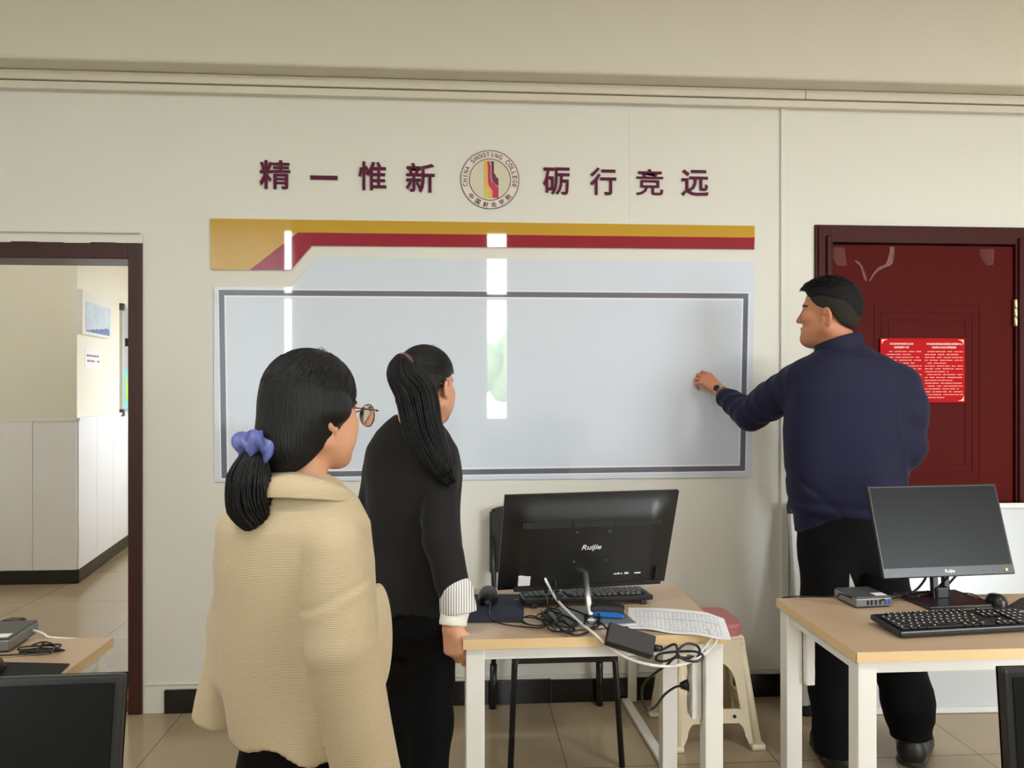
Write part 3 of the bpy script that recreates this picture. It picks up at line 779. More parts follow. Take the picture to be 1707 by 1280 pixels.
# ------------------------------------------------------------------ monitors.  local frame: screen faces -Y, x right, z up
def monitor(label, bottom_mid, rotz, tilt, w_, h_, stand, logo=True, group=None, bezel_b=0.022):
    base = Vector((bottom_mid[0], bottom_mid[1], 0.75))
    t = thing('monitor', label, 'monitor', base, radians(rotz), group)
    R = Matrix.Rotation(-radians(tilt), 3, 'X')
    off = Vector((0, 0, bottom_mid[2] - 0.75))
    def put(mb, name, m, par=t):
        for v in mb.bm.verts: v.co = R @ v.co + off
        return mb.build(name, M[m], par)
    hw = w_ / 2
    sh = MB().span((-hw, 0.0, 0), (hw, 0.012, h_), 0.003)
    put(sh, 'bezel', 'black')
    # swelling back shell
    q = MB(); n = 16
    def fn(u, v):
        x = -hw + w_ * u; z = h_ * v
        fx = min(1, (0.5 - abs(u - 0.5)) / 0.16); fz = min(1, (1 - v) / 0.26); fb = min(1, v / 0.05)
        s_ = lambda a: a * a * (3 - 2 * a)
        return Vector((x, 0.012 + 0.032 * s_(fx) * s_(fz) * s_(fb), z))
    q.grid(fn, 40, 26)
    put(q, 'back_shell', 'blackgloss')
    put(MB().span((-hw + 0.007, -0.0008, bezel_b), (hw - 0.007, 0.001, h_ - 0.007)), 'screen', 'screen')
    yb = 0.0445
    v = MB()
    nv = 86
    for k in range(nv):
        if k in (29, 30, 56): continue
        x = hw * 0.79 - k * (w_ * 0.79 / nv)
        v.span((x - 0.0016, yb - 0.004, h_ * 0.71), (x + 0.0016, yb + 0.0012, h_ * 0.765))
    put(v, 'vent_grille', 'vent')
    for (a, c) in ((-0.05, 0.11), (0.05, 0.11), (-0.05, 0.21), (0.05, 0.21)):
        put(MB().lathe([(0.004, 0), (0.004, 0.002), (0.002, 0.0025)], (a, yb, c), 10, rotm(0, -90)), 'screw', 'greyplastic')
    if logo:
        o = text('Ruijie', 'back_logo', M['white'], None, (-0.03, 0.031, 0.144, 0.166), 0.0, 0.001, 0.012, shear=0.25)
        for vv in o.data.vertices:
            c = vv.co; vv.co = R @ Vector((-c.x, yb - c.y, c.z)) + off
        o.parent = t
        o = text('Ruijie', 'front_logo', M['white'], None, (-0.016, 0.017, bezel_b * 0.3, bezel_b * 0.72), -0.0006, 0.0006, 0.02)
        for vv in o.data.vertices: vv.co = R @ vv.co + off
        o.parent = t
    put(MB().span((hw * 0.665, yb - 0.006, 0.034), (hw * 0.8, yb + 0.0006, 0.066)), 'sticker', 'white')
    put(MB().span((-hw * 0.9, yb - 0.012, 0.012), (hw * 0.84, yb - 0.0005, 0.026), 0.002), 'cable_ledge', 'blackmatte')
    put(MB().span((-hw * 0.84, yb - 0.01, 0.03), (-hw * 0.81, yb + 0.001, 0.075), 0.001), 'lock_slot', 'blackmatte')
    pm = MB()
    for k, (x, ww) in enumerate(((-0.082, 0.01), (-0.094, 0.006), (-0.104, 0.005), (-0.116, 0.013), (-0.148, 0.02))):
        pm.span((-hw * 0 + x - ww, yb - 0.004, 0.057), (x, yb + 0.0008, 0.0605 + 0.002 * (k % 2)))
    put(pm, 'port_label', 'white')
    bl = MB()
    for k in range(3): bl.span((hw * (0.5 + 0.17 * k), -0.002, bezel_b * 0.4), (hw * (0.5 + 0.17 * k) + 0.004, -0.0005, bezel_b * 0.52))
    put(bl, 'button_mark', 'grey')
    put(MB().span((hw * 0.86, -0.002, bezel_b * 0.36), (hw * 0.86 + 0.005, -0.0005, bezel_b * 0.6)), 'power_light', 'led')
    return t, R, off


mc, Rc, oc = monitor('black monitor seen from behind on the middle desk', (0.377, -1.081, 0.814), 188.1, 20.6, 0.535, 0.32, 'pole', group='desktop monitors')
# its stand: chrome pole rising from a flat base that lies towards the room
cb = Vector((0.363, -1.225, 0.75)) - mc.location
def loc_of(p):
    v = Vector(p) - mc.location; a = -radians(188.1)
    return Vector((v.x * cos(a) - v.y * sin(a), v.x * sin(a) + v.y * cos(a), v.z))
pb = loc_of((0.372, -1.275, 0.76)); pt = loc_of((0.378, -1.125, 0.871))
MB().tube([pb, pt], 0.0095, 16).build('stand_pole', M['chrome'], mc)
MB().lathe([(0.016, 0), (0.016, 0.008), (0.012, 0.012)], pb + Vector((0, 0, -0.004)), 18).build('pole_collar', M['chrome'], mc)
MB().box((pb.x, pb.y - 0.035, 0.0075), (0.235, 0.185, 0.009), None, 0.004).build('stand_base', M['silverplastic'], mc)
MB().span((pb.x - 0.117, pb.y + 0.0565, 0.004), (pb.x + 0.117, pb.y + 0.0582, 0.011)).build('base_trim', M['chrome'], mc)

mr, Rr, o_r = monitor('black monitor with dark screen facing the room, before the man', (1.515, -1.16, 0.835), 4.5, 17.0, 0.45, 0.285, 'column', group='desktop monitors', bezel_b=0.03)
for x in (-0.026, 0.013): MB().box((x + 0.002, 0.045, 0.076), (0.02, 0.016, 0.138), rotm(0, -4), 0.003).build('stand_post', M['black'], mr)
MB().box((-0.004, 0.042, 0.025), (0.05, 0.03, 0.04), None, 0.008).build('stand_collar', M['black'], mr)
MB().box((-0.004, 0.03, 0.006), (0.22, 0.17, 0.010), None, 0.003).build('stand_base', M['black'], mr)

def corner_monitor(label, corner, right, rotz, tilt, w_=0.535, h_=0.32):
    """placed by its upper right (or left) front corner"""
    R = Matrix.Rotation(radians(rotz), 3, 'Z')
    up = R @ Matrix.Rotation(-radians(tilt), 3, 'X') @ Vector((0, 0, h_)); x = R @ Vector((w_ / 2, 0, 0))
    bm_ = Vector(corner) - up - (x if right else -x)
    t, _, off = monitor(label, bm_, rotz, tilt, w_, h_, 'column', group='desktop monitors')
    MB().box((0, 0.05, 0.106), (0.05, 0.02, 0.2), None, 0.004).build('stand_post', M['black'], t)
    MB().box((0, 0.04, 0.006), (0.22, 0.18, 0.011), None, 0.003).build('stand_base', M['black'], t)
    return t
corner_monitor('dark monitor cropped at the lower left corner of the photo', (-0.305, -2.718, 1.166), True, 1.2, 9.0)
corner_monitor('dark monitor edge cropped at the lower right corner of the photo', (0.495, -2.772, 1.17), False, 0.0, 5.0)


# ------------------------------------------------------------------ keyboards.  local: typist at -Y
def keyboard(label, loc, rotz, keym, unit, basem, kh, feet):
    t = thing('keyboard', label, 'keyboard', loc, radians(rotz))
    wdt, dep = unit * 23.4, unit * 7.0
    sl = 0.075 if feet else 0.07
    R = Matrix.Rotation(sl, 3, 'X')
    def put(mb, name, m, par=t):
        for v in mb.bm.verts: v.co = R @ v.co + Vector((0, 0, 0.006 + dep / 2 * sin(sl)))
        return mb.build(name, M[m], par)
    put(MB().box((0, 0, 0.006), (wdt, dep, 0.016), None, 0.004), 'case', basem)
    rows = [([1] * 12, 1, 0), ([1] * 13 + [2], 3, 4), ([1.5] + [1] * 12 + [1.5], 3, 4), ([1.75] + [1] * 11 + [2.25], 0, 3), ([2.25] + [1] * 10 + [2.75], 1, 4), ([1.5, 1.2, 1.3, 6, 1.3, 1.2, 2.5], 3, 2)]
    lg = MB()
    for r, (main, nav, pad) in enumerate(rows):
        y = dep / 2 - unit * (1.0 + r * 1.0) + (0.1 * unit if r == 0 else 0)
        x = -wdt / 2 + unit * 0.5
        keys = []
        if r == 0:
            x += unit * 1.5
            for k in range(12): keys.append((x + unit * (k + 0.35 * (k // 4)), unit))
        else:
            for a in main: keys.append((x, unit * a)); x += unit * a
        xn = -wdt / 2 + unit * 15.9
        for k in range(nav): keys.append((xn + unit * (k if nav != 1 else 1), unit))
        xp = -wdt / 2 + unit * 19.2
        for k in range(pad): keys.append((xp + unit * k * (1 if pad != 2 else 1.5), unit * (1 if pad != 2 else 1.5)))
        for (kx, kw) in keys:
            q = MB(); c = (kx + kw / 2, y, 0.014 + kh / 2)
            q.box(c, (kw - 0.0022, unit - 0.0022, kh), None, 0.0022, 1)
            put(q, 'key', keym)
            if keym == 'blackkey': lg.span((kx + kw * 0.25, y - 0.0015, 0.0141 + kh), (kx + kw * 0.25 + 0.0045, y + 0.0035, 0.0143 + kh))
    if keym == 'blackkey': put(lg, 'key_legend', 'white')
    else: lg.bm.free()
    if feet:
        for s in (-1, 1):
            MB().box((s * (wdt / 2 - 0.03), dep / 2 - 0.006, 0.0065), (0.018, 0.01, 0.013), None, 0.002).build('foot', M['blackmatte'], t)
    return t


kc = keyboard('black keyboard with grey keys behind the middle monitor pole', (0.392, -1.055, 0.751), 183.6, 'greykey', 0.0172, 'black', 0.007, True)
kr = keyboard('black keyboard in front of the dark screened monitor', (1.385, -1.385, 0.751), 4.9, 'blackkey', 0.019, 'black', 0.006, False)


def mouse(label, loc, rotz, s=1.0):
    t = thing('mouse', label, 'mouse', loc, radians(rotz))
    def fn(u, v):
        a = 2 * pi * u; e = v * pi / 2
        r = cos(e) ** 0.55
        y = 0.056 * sin(a) * r; x = 0.031 * cos(a) * r * (1 - 0.12 * sin(a))
        return Vector((x, y, 0.036 * sin(e) ** 0.8 * (1 - 0.25 * (y / 0.056)) + 0.002)) * s
    q = MB().grid(fn, 36, 14)
    q.span((-0.024 * s, -0.045 * s, 0), (0.024 * s, 0.045 * s, 0.003))
    q.build('shell', M['black'], t)
    MB().lathe([(0.010 * s, -0.0035), (0.011 * s, 0), (0.010 * s, 0.0035)], (0, 0.027 * s, 0.0225 * s), 18, rotm(90, 90)).build('scroll_wheel', M['blackmatte'], t)
    return t


def flat(name, label, cat, corners, thick, m, z=0.7505):
    c = sum((Vector(p) for p in corners), Vector()) / len(corners)
    t = thing(name, label, cat, (c.x, c.y, z))
    MB().prism([(p[0] - c.x, p[1] - c.y) for p in corners], 0, thick, 'Z').build('sheet', M[m], t)
    return t


pc = flat('mouse_pad', 'navy mouse pad on the left end of the middle desk', 'mouse pad', [(0.181, -1.257, 0.75), (0.208, -0.972, 0.75), (0.046, -0.961, 0.75), (0.003, -1.245, 0.75)], 0.003, 'navy')
text('Ruijie', 'pad_logo', M['white'], pc, (0, 0.014, 0, 0.006), 0, 0.0004, R=Matrix.Rotation(radians(-90), 3, 'X') @ Matrix.Rotation(pi, 3, 'Z').inverted(), org=(0.075, 0.075, 0.0032))
ms = mouse('black mouse on the navy pad', Vector((0.087, -1.045, 0.75)) + Vector((0, 0.0, 0.0036)), 172)
p0 = ms.location
cable(ms, 'cable', [p0 + Vector((0.008, -0.05, 0.012)), (0.088, -1.182, 0.757), (0.102, -1.26, 0.756), (0.141, -1.289, 0.754), (0.19, -1.308, 0.754), (0.23, -1.319, 0.755), (0.24, -1.29, 0.759), (0.212, -1.254, 0.762), (0.175, -1.238, 0.758), (0.189, -1.31, 0.763), (0.227, -1.338, 0.766), (0.236, -1.297, 0.768), (0.203, -1.237, 0.764), (0.167, -1.292, 0.768), (0.195, -1.353, 0.773), (0.228, -1.358, 0.777), (0.22, -1.258, 0.77), (0.255, -1.205, 0.764), (0.295, -1.139, 0.758)], 0.0021)

p2 = flat('mouse_pad', 'black mouse pad right of keyboard, by the small black mouse', 'mouse pad', [(1.635, -1.228, 0.75), (1.774, -1.12, 0.75), (1.951, -1.119, 0.75), (1.828, -1.265, 0.75)], 0.003, 'padblack')
m2 = mouse('black mouse between the dark screen and black pad', Vector((1.648, -1.178, 0.75)) + Vector((0, 0, 0.0012)), -20, 0.9)
cable(m2, 'cable', [m2.location + Vector((0.012, 0.045, 0.012)), (1.623, -1.159, 0.76), (1.619, -1.109, 0.765), (1.6, -1.078, 0.757), (1.537, -1.135, 0.755)], 0.0021)

# ------------------------------------------------------------------ small computers
def minipc(label, fl, fr, bl, hgt, ports=True):
    """fl, fr, bl: front left, front right, back left corners on the desk"""
    fl, fr, bl = Vector(fl), Vector(fr), Vector(bl)
    a = math.atan2((fr - fl).y, (fr - fl).x)
    w_ = (fr - fl).length; d_ = w_ * 1.0
    t = thing('mini_computer', label, 'computer', fl, a)
    MB().span((0, 0, 0.004), (w_, d_, hgt - 0.004), 0.004).build('side_band', M['silverplastic'], t)
    MB().span((0.003, 0.003, hgt - 0.0045), (w_ - 0.003, d_ - 0.003, hgt), 0.0015).build('lid', M['greyplastic'], t)
    MB().span((0.006, 0.006, 0), (w_ - 0.006, d_ - 0.006, 0.005)).build('rubber_base', M['blackmatte'], t)
    if ports:
        for i, (x, ww, m) in enumerate(((0.30, 0.07, 'black'), (0.40, 0.07, 'black'), (0.52, 0.06, 'black'), (0.64, 0.06, 'black'), (0.78, 0.08, 'usbblue'), (0.88, 0.08, 'usbblue'))):
            MB().span((w_ * x, -0.001, hgt * 0.3), (w_ * (x + ww * 0.8), 0.002, hgt * 0.72)).build('port', M[m], t)
    MB().span((w_ * 0.62, 0.012, hgt - 0.0002), (w_ * 0.93, 0.042, hgt + 0.0006)).build('sticker', M['white'], t)
    return t


pr = minipc('small grey computer box with blue ports on the left of the dark screened desk', (1.196, -1.191, 0.75), (1.315, -1.181, 0.75), (1.194, -1.081, 0.75), 0.034)
cable(pr, 'power_cable', [(1.191, -1.175, 0.78), (1.171, -1.141, 0.782), (1.154, -1.13, 0.77), (1.03, -1.05, 0.748), (1.028, -1.048, 0.70)], 0.0025)
cable(pr, 'video_cable', [Vector((1.278, -1.189, 0.775)), (1.372, -1.126, 0.765), (1.456, -1.084, 0.765), (1.506, -1.084, 0.77), (1.52, -1.138, 0.827)], 0.003)
cable(pr, 'usb_cable', [Vector((1.267, -1.175, 0.775)), (1.354, -1.123, 0.77), (1.434, -1.119, 0.76), (1.481, -1.139, 0.757), (1.536, -1.099, 0.76), (1.498, -1.065, 0.765)], 0.0025)
cq = MB().tube(smoothpath([(0.07, 0.05, 0.085), (0.045, 0.06, 0.05), (0.02, 0.065, 0.02), (-0.03, 0.06, 0.016), (-0.08, 0.05, 0.016)]), 0.0035, 8).build('power_cable', M['cable'], mr)
cq = MB().tube(smoothpath([(-0.035, 0.045, 0.11), (-0.045, 0.06, 0.06), (-0.07, 0.07, 0.025), (-0.12, 0.05, 0.018), (-0.09, 0.02, 0.02)]), 0.0035, 8).build('video_cable', M['cable'], mr)
wl = thing('paper_slip', 'pale triangular paper sliver standing behind the small grey computer', 'paper', (1.267, -1.03, 0.75))
MB().prism([(-0.008, 0.0), (0.02, 0.0), (-0.006, 0.066)], 0, 0.002, 'Y').build('sheet', M['aluminium'], wl)

pl = minipc('small grey computer box on the desk by the open doorway', Vector((-1.136, -1.412, 0.75)) - Vector((0.16, 0.012, 0)), (-1.136, -1.412, 0.75), (0, 0, 0), 0.036, False)
flp = flat('mouse_pad', 'dark mouse pad on the desk by the open doorway', 'mouse pad', [(-0.942, -1.509, 0.75), (-0.933, -1.579, 0.75), (-1.45, -1.62, 0.75), (-1.208, -1.475, 0.75)], 0.003, 'padblack')
m3 = mouse('black mouse at the left edge, on the dark pad by the doorway', Vector((-1.087, -1.546, 0.75)) + Vector((-0.012, -0.02, 0.0036)), 10)
cl = thing('cable_bundle', 'coiled black cable beside the grey computer by the doorway', 'cable', (-1.062, -1.417, 0.75))
q = []
for k in range(30):
    a = k * 0.72
    q.append(Vector((-1.059, -1.422, 0.75)) + Vector((0.05 * cos(a) + 0.004 * sin(k * 1.7), 0.016 * sin(a) + 0.004 * cos(k * 2.3), 0.004 + 0.013 * (k / 30) + 0.002 * sin(k))))
q = [(-1.169, -1.444, 0.756), (-1.126, -1.45, 0.757)] + q + [(-1.069, -1.383, 0.766), (-1.021, -1.419, 0.768), (-1.01, -1.464, 0.765)]
cable(cl, 'cord', q, 0.0022, n=6)
MB().tube([Vector((-1.058, -1.422, 0.75)) - cl.location + Vector((0, -0.018, 0.012)), Vector((-1.058, -1.422, 0.75)) - cl.location + Vector((0, 0.018, 0.018))], 0.004, 8).build('tie', M['blackmatte'], cl)
ad = thing('power_plug', 'black plug and adapter behind the grey computer by the doorway', 'plug', (-1.218, -1.226, 0.75))
MB().box((-0.012, 0, 0.016), (0.055, 0.04, 0.032), rotm(10), 0.008).build('body', M['black'], ad)
MB().tube([(0.012, 0, 0.014), (0.03, 0.004, 0.012)], [0.012, 0.007], 10).build('strain_relief', M['cable'], ad)
cable(ad, 'cord', [(-1.21, -1.269, 0.77), (-1.238, -1.261, 0.765), (-1.269, -1.274, 0.76)], 0.004)
cable(ad, 'grey_cord', [(-1.159, -1.277, 0.765), (-1.129, -1.298, 0.768), (-1.106, -1.306, 0.762), (-1.089, -1.31, 0.755), (-1.02, -1.30, 0.745)], 0.0028, 'whitecable')

# ------------------------------------------------------------------ the middle desk's clutter
er = thing('board_eraser', 'blue foam eraser with black felt cap on the monitor base', 'eraser', Vector((0.425, -1.252, 0.764)), radians(-14))
MB().span((-0.046, -0.022, 0.0), (0.046, 0.022, 0.018), 0.003).build('foam', M['eraserblue'], er)
def fn(u, v):
    a = (u - 0.5) * pi
    return Vector((-0.047 + 0.094 * v, 0.024 * sin(a), 0.018 + 0.018 * cos(a) ** 0.6 - 0.006 * (2 * v - 1) ** 4))
q = MB().grid(fn, 12, 14); q.span((-0.046, -0.0235, 0.0175), (0.046, 0.0235, 0.0195)); q.build('cap', M['blackmatte'], er)

pap = thing('printed_form', 'printed table sheet hanging over the desk corner by the pink stool', 'paper', (0.617, -1.299, 0.75))
cs = [(0.51, -1.138, 0.75), (0.775, -1.229, 0.75), (0.716, -1.452, 0.75), (0.466, -1.335, 0.75)]
cs = [Vector((c[0], c[1], 0.751)) - pap.location for c in cs]
def sheet(u, v, up=0.0):
    p = (cs[0] * (1 - u) + cs[1] * u) * (1 - v) + (cs[3] * (1 - u) + cs[2] * u) * v
    over = max(0.0, p.x + pap.location.x - 0.728)
    lift = 0.006 * sin(pi * u) * (1 - v) + 0.004 * sin(7 * u) ** 2 * v
    return p + Vector((0, 0, 0.0015 + lift - 0.25 * over + up))
MB().grid(lambda u, v: sheet(u, v), 24, 10).build('sheet', M['paper'], pap)
q = MB()
def mark(u0, v0, u1, v1):
    a = [sheet(u, v, 0.0006) for u, v in ((u0, v0), (u1, v0), (u1, v1), (u0, v1))]
    q.bm.faces.new([q.bm.verts.new(x) for x in a])
n = 24
cols = [0.08 + 0.042 * k for k in range(21)]
for c in cols:
    for j in range(6): mark(c, 0.14 + 0.125 * j, c + 0.003, 0.14 + 0.125 * (j + 1))
for rr in (0.14, 0.45, 0.89):
    for k in range(20): mark(0.08 + 0.042 * k, rr, 0.122 + 0.042 * k, rr + 0.008)
rnd = random.Random(5)
for c in cols[:-1]:
    for j in range(26):
        v = 0.16 + 0.028 * j
        if rnd.random() < (0.12 if c < 0.4 else 0.5): mark(c + 0.012, v, c + 0.012 + rnd.uniform(0.006, 0.014), v + 0.009)
q.build('print', mat('form_print', (150, 150, 160), 0.6, var=0.1), pap)

ada = thing('power_adapter', 'black power brick hanging over the front edge of the middle desk', 'power adapter', (0.45, -1.431, 0.751))
ex = (Vector((0.513, -1.435, 0.732)) - Vector((0.39, -1.417, 0.768))).normalized()
ey = Vector((0.0, 0.62, 0.78)); ey = (ey - ex * ey.dot(ex)).normalized(); ez = ex.cross(ey)
Ra = Matrix((ex, ey, ez)).transposed()
MB().box((0, 0, 0), (0.128, 0.056, 0.03), Ra, 0.004, 3).build('brick', M['blackmatte'], ada)
pe = Ra @ Vector((0.064, 0.0, 0))
MB().tube([pe, pe + Ra @ Vector((0.022, 0.006, 0))], [0.010, 0.008], 10).build('socket_plug', M['black'], ada)
cable(ada, 'output_cord', [ada.location + Ra @ Vector((-0.064, 0.01, 0)), (0.395, -1.382, 0.771), (0.39, -1.32, 0.765), (0.364, -1.323, 0.76), (0.355, -1.273, 0.765), (0.387, -1.24, 0.775), (0.395, -1.292, 0.77), (0.362, -1.335, 0.757)], 0.0026)
yp = -1.425
cable(ada, 'power_cord', [ada.location + pe + Ra @ Vector((0.018, 0.005, 0)), (0.541, -1.42, 0.722), (0.571, -1.43, 0.738), (0.57, -1.45, 0.716), (0.544, -1.44, 0.698), (0.521, -1.43, 0.698), (0.533, -1.42, 0.71), (0.582, -1.42, 0.715), (0.628, -1.43, 0.717), (0.644, -1.44, 0.708), (0.622, -1.45, 0.699), (0.586, -1.45, 0.706), (0.573, -1.45, 0.726), (0.599, -1.44, 0.742), (0.631, -1.43, 0.733), (0.641, -1.42, 0.707), (0.615, -1.42, 0.698), (0.575, -1.42, 0.699), (0.553, -1.42, 0.681), (0.525, -1.4, 0.651), (0.499, -1.38, 0.615), (0.499, -1.36, 0.571), (0.517, -1.34, 0.529), (0.542, -1.335, 0.533), (0.57, -1.33, 0.564), (0.598, -1.33, 0.583), (0.618, -1.33, 0.588)], 0.0034, n=10)
MB().tube([Vector((0.615, -1.33, 0.588)) - ada.location, Vector((0.627, -1.33, 0.589)) - ada.location, Vector((0.640, -1.33, (0.627, -1.33, 0.589)[2])) - ada.location], [0.008, 0.013, 0.018], 14).build('wall_plug', M['black'], ada)

wc = thing('white_cable', 'thick white cable drooping across the front of the middle desk', 'cable', (0.328, -1.163, 0.75))
cable(wc, 'cord', [(0.248, -1.142, 0.868), (0.26, -1.162, 0.837), (0.285, -1.136, 0.79), (0.305, -1.198, 0.775), (0.333, -1.305, 0.765), (0.36, -1.395, 0.76), (0.396, -1.42, 0.732), (0.449, -1.435, 0.704), (0.52, -1.44, 0.686), (0.587, -1.43, 0.683), (0.639, -1.42, 0.698), (0.669, -1.415, 0.715), (0.688, -1.412, 0.739), (0.687, -1.374, 0.756)], 0.0042, 'whitecable', 10, 10)
cable(wc, 'second_cord', [(0.613, -1.425, 0.691), (0.646, -1.415, 0.712), (0.667, -1.41, 0.732), (0.678, -1.408, 0.751), (0.679, -1.364, 0.756)], 0.003, 'whitecable', 8, 8)
bk = thing('cable_bundle', 'tangled black cables below the monitor back on the middle desk', 'cable', (0.273, -1.246, 0.75))
cable(bk, 'cord', [(0.269, -1.143, 0.864), (0.265, -1.153, 0.829), (0.258, -1.182, 0.793), (0.26, -1.195, 0.775), (0.274, -1.239, 0.77), (0.297, -1.324, 0.765), (0.314, -1.352, 0.757), (0.283, -1.362, 0.756), (0.27, -1.312, 0.762), (0.249, -1.23, 0.768), (0.237, -1.275, 0.768), (0.261, -1.344, 0.772), (0.299, -1.365, 0.768), (0.327, -1.315, 0.765), (0.297, -1.263, 0.77), (0.264, -1.221, 0.772), (0.239, -1.236, 0.77), (0.252, -1.321, 0.775), (0.287, -1.38, 0.76), (0.32, -1.387, 0.755), (0.352, -1.365, 0.757), (0.37, -1.334, 0.76)], 0.0028, n=10)
cable(bk, 'second_cord', [(0.284, -1.144, 0.868), (0.286, -1.154, 0.829), (0.293, -1.158, 0.785), (0.316, -1.189, 0.772), (0.345, -1.232, 0.77), (0.364, -1.274, 0.772), (0.387, -1.298, 0.772), (0.383, -1.337, 0.764), (0.357, -1.354, 0.76), (0.343, -1.337, 0.768), (0.363, -1.299, 0.776), (0.397, -1.283, 0.774)], 0.0026, n=10)
cable(bk, 'third_cord', [(0.232, -1.253, 0.765), (0.261, -1.197, 0.772), (0.29, -1.248, 0.776), (0.269, -1.343, 0.778), (0.24, -1.34, 0.768), (0.254, -1.361, 0.758), (0.292, -1.391, 0.77), (0.316, -1.316, 0.772), (0.289, -1.271, 0.776)], 0.0026, n=10)
MB().tube([Vector((0.275, -1.3, 0.768)) - bk.location, Vector((0.288, -1.298, 0.774)) - bk.location], 0.009, 10).build('tie', M['blackmatte'], bk)

# ------------------------------------------------------------------ black chair behind the middle desk
ch = thing('black_chair', 'black steel framed chair against the wall behind the middle desk', 'chair', (0.39, -0.32, 0))
def lc(x, y, z): return Vector((x - 0.39, y + 0.32, z))
for sx, xb, xt in ((0, 0.188, 0.205), (1, 0.606, 0.585)):
    MB().tube([lc(xb, -0.60, 0.0), lc(xt, -0.575, 0.385), lc(xt + (0.02 if sx == 0 else -0.02), -0.57, 0.405)], 0.0115, 12).build('leg', M['blackmetal'], ch)
for sx, xb in ((0, 0.145), (1, 0.622)):
    l_ = MB().tube([lc(xb, -0.05, 0.0), lc(xb + (0.008 if sx == 0 else -0.008), -0.085, 0.42), lc(xb + (0.0 if sx == 0 else 0), -0.045, 0.80)], 0.0115, 12).build('leg', M['blackmetal'], ch)
    MB().tube([lc(xb, -0.05, 0.0), lc(xb + (0.004 if sx == 0 else -0.004), -0.066, 0.2)], 0.016, 12).build('sleeve', M['black'], l_)
MB().span(lc(0.195, -0.582, 0.385), lc(0.595, -0.556, 0.413), 0.004).build('seat_rail', M['blackmetal'], ch)
def fn(u, v): return lc(0.165 + 0.44 * u, -0.59 + 0.52 * v, 0.435 - 0.02 * sin(pi * v) - 0.02 * (v < 0.08))
q = MB().grid(fn, 12, 12); q.span(lc(0.165, -0.58, 0.413), lc(0.605, -0.07, 0.425), 0.005); q.build('seat', M['blackmatte'], ch)
def fn(u, v): return lc(0.142 + 0.475 * u, -0.056 + 0.02 * sin(pi * u) - 0.006 * v, 0.60 + 0.285 * v * (1 - 0.06 * (2 * u - 1) ** 6))
q = MB().grid(fn, 20, 10)
q.grid(lambda u, v: fn(1 - u, v) + Vector((0, 0.018, 0)), 20, 10)
q.tube([fn(i / 20, 1) + Vector((0, 0.009, 0)) for i in range(21)], 0.010, 8); q.tube([fn(0, i / 10) + Vector((0, 0.009, 0)) for i in range(11)], 0.010, 8); q.tube([fn(1, i / 10) + Vector((0, 0.009, 0)) for i in range(11)], 0.010, 8)
q.build('backrest', M['blackmatte'], ch)

# ------------------------------------------------------------------ plastic stool
st = thing('plastic_stool', 'beige plastic stool with dusty pink seat beside the middle desk', 'stool', (1.003, -0.325, 0))
HB, HT, ZT = 0.176, 0.126, 0.425
hw = lambda z: HB + (HT - HB) * z / ZT
fr = MB()
def half(zs):
    """left half outline of one side, (u in 0..1 across the half width, z)"""
    P = [(-1.0, 0.0), (-1.0, ZT), (0.0, ZT), (0.0, 0.335)]
    for k in range(1, 9):
        a = k / 8 * pi / 2; P.append((-0.60 * sin(a) ** 0.8, 0.335 - 0.10 * (1 - cos(a))))
    P += [(-0.64, 0.165), (-0.60, 0.152), (0.0, 0.152), (0.0, 0.10)]
    for k in range(1, 9):
        a = k / 8 * pi / 2; P.append((-0.52 - 0.16 * sin(a), 0.10 - 0.05 * (1 - cos(a))))
    P.append((-0.80, 0.0))
    return P
for side in range(4):
    Rz = Matrix.Rotation(side * pi / 2, 3, 'Z')
    for mir in (-1, 1):
        pts = half(0)
        F_ = [fr.bm.verts.new(Rz @ Vector((mir * -u * -hw(z) if False else (u * hw(z)) * (1 if mir < 0 else -1), -hw(z), z))) for u, z in pts]
        B_ = [fr.bm.verts.new(Rz @ Vector(((u * (hw(z) - 0.001)) * (1 if mir < 0 else -1), -hw(z) + 0.008, z))) for u, z in pts]
        fs = [fr.bm.faces.new(F_), fr.bm.faces.new(B_)]
        for i in range(len(F_)):
            j = (i + 1) % len(F_); fs.append(fr.bm.faces.new((F_[i], F_[j], B_[j], B_[i])))
        bmesh.ops.recalc_face_normals(fr.bm, faces=fs)
        # raised rim along the upper opening
        rim = [Rz @ Vector(((u * hw(z)) * (1 if mir < 0 else -1), -hw(z) - 0.001, z)) for u, z in pts[3:14]]
        fr.tube(rim, 0.005, 6)
fr.build('frame', M['stoolbeige'], st)
for sx in (-1, 1):
    for sy in (-1, 1):
        MB().tube([(sx * (HB - 0.012), sy * (HB - 0.012), 0.0), (sx * (hw(0.4) - 0.014), sy * (hw(0.4) - 0.014), 0.4)], [0.021, 0.017], 10).build('leg', M['stoolbeige'], st)
        MB().box((sx * (HB - 0.014), sy * (HB - 0.014), 0.012), (0.058, 0.058, 0.024), None, 0.008).build('foot', M['stoolbeige'], st)
MB().box((0, 0, 0.418), (2 * HT + 0.004, 2 * HT + 0.004, 0.026), None, 0.012, 4).build('collar', M['stoolbeige'], st)
def rr(u, v):
    a = 2 * pi * u; ex_ = 0.34
    c_, s_ = cos(a), sin(a)
    x = (abs(c_) ** ex_) * (1 if c_ > 0 else -1); y = (abs(s_) ** ex_) * (1 if s_ > 0 else -1)
    R_ = HT + 0.004
    if v < 0.4: return Vector((x * R_, y * R_, 0.428 + 0.035 * v / 0.4))
    if v < 0.6: k = (v - 0.4) / 0.2; return Vector((x * (R_ - 0.012 * k * k), y * (R_ - 0.012 * k * k), 0.463 + 0.010 * (1 - (1 - k) ** 2)))
    k = (v - 0.6) / 0.4; return Vector((x * (R_ - 0.012) * (1 - k), y * (R_ - 0.012) * (1 - k), 0.473 - 0.004 * k))
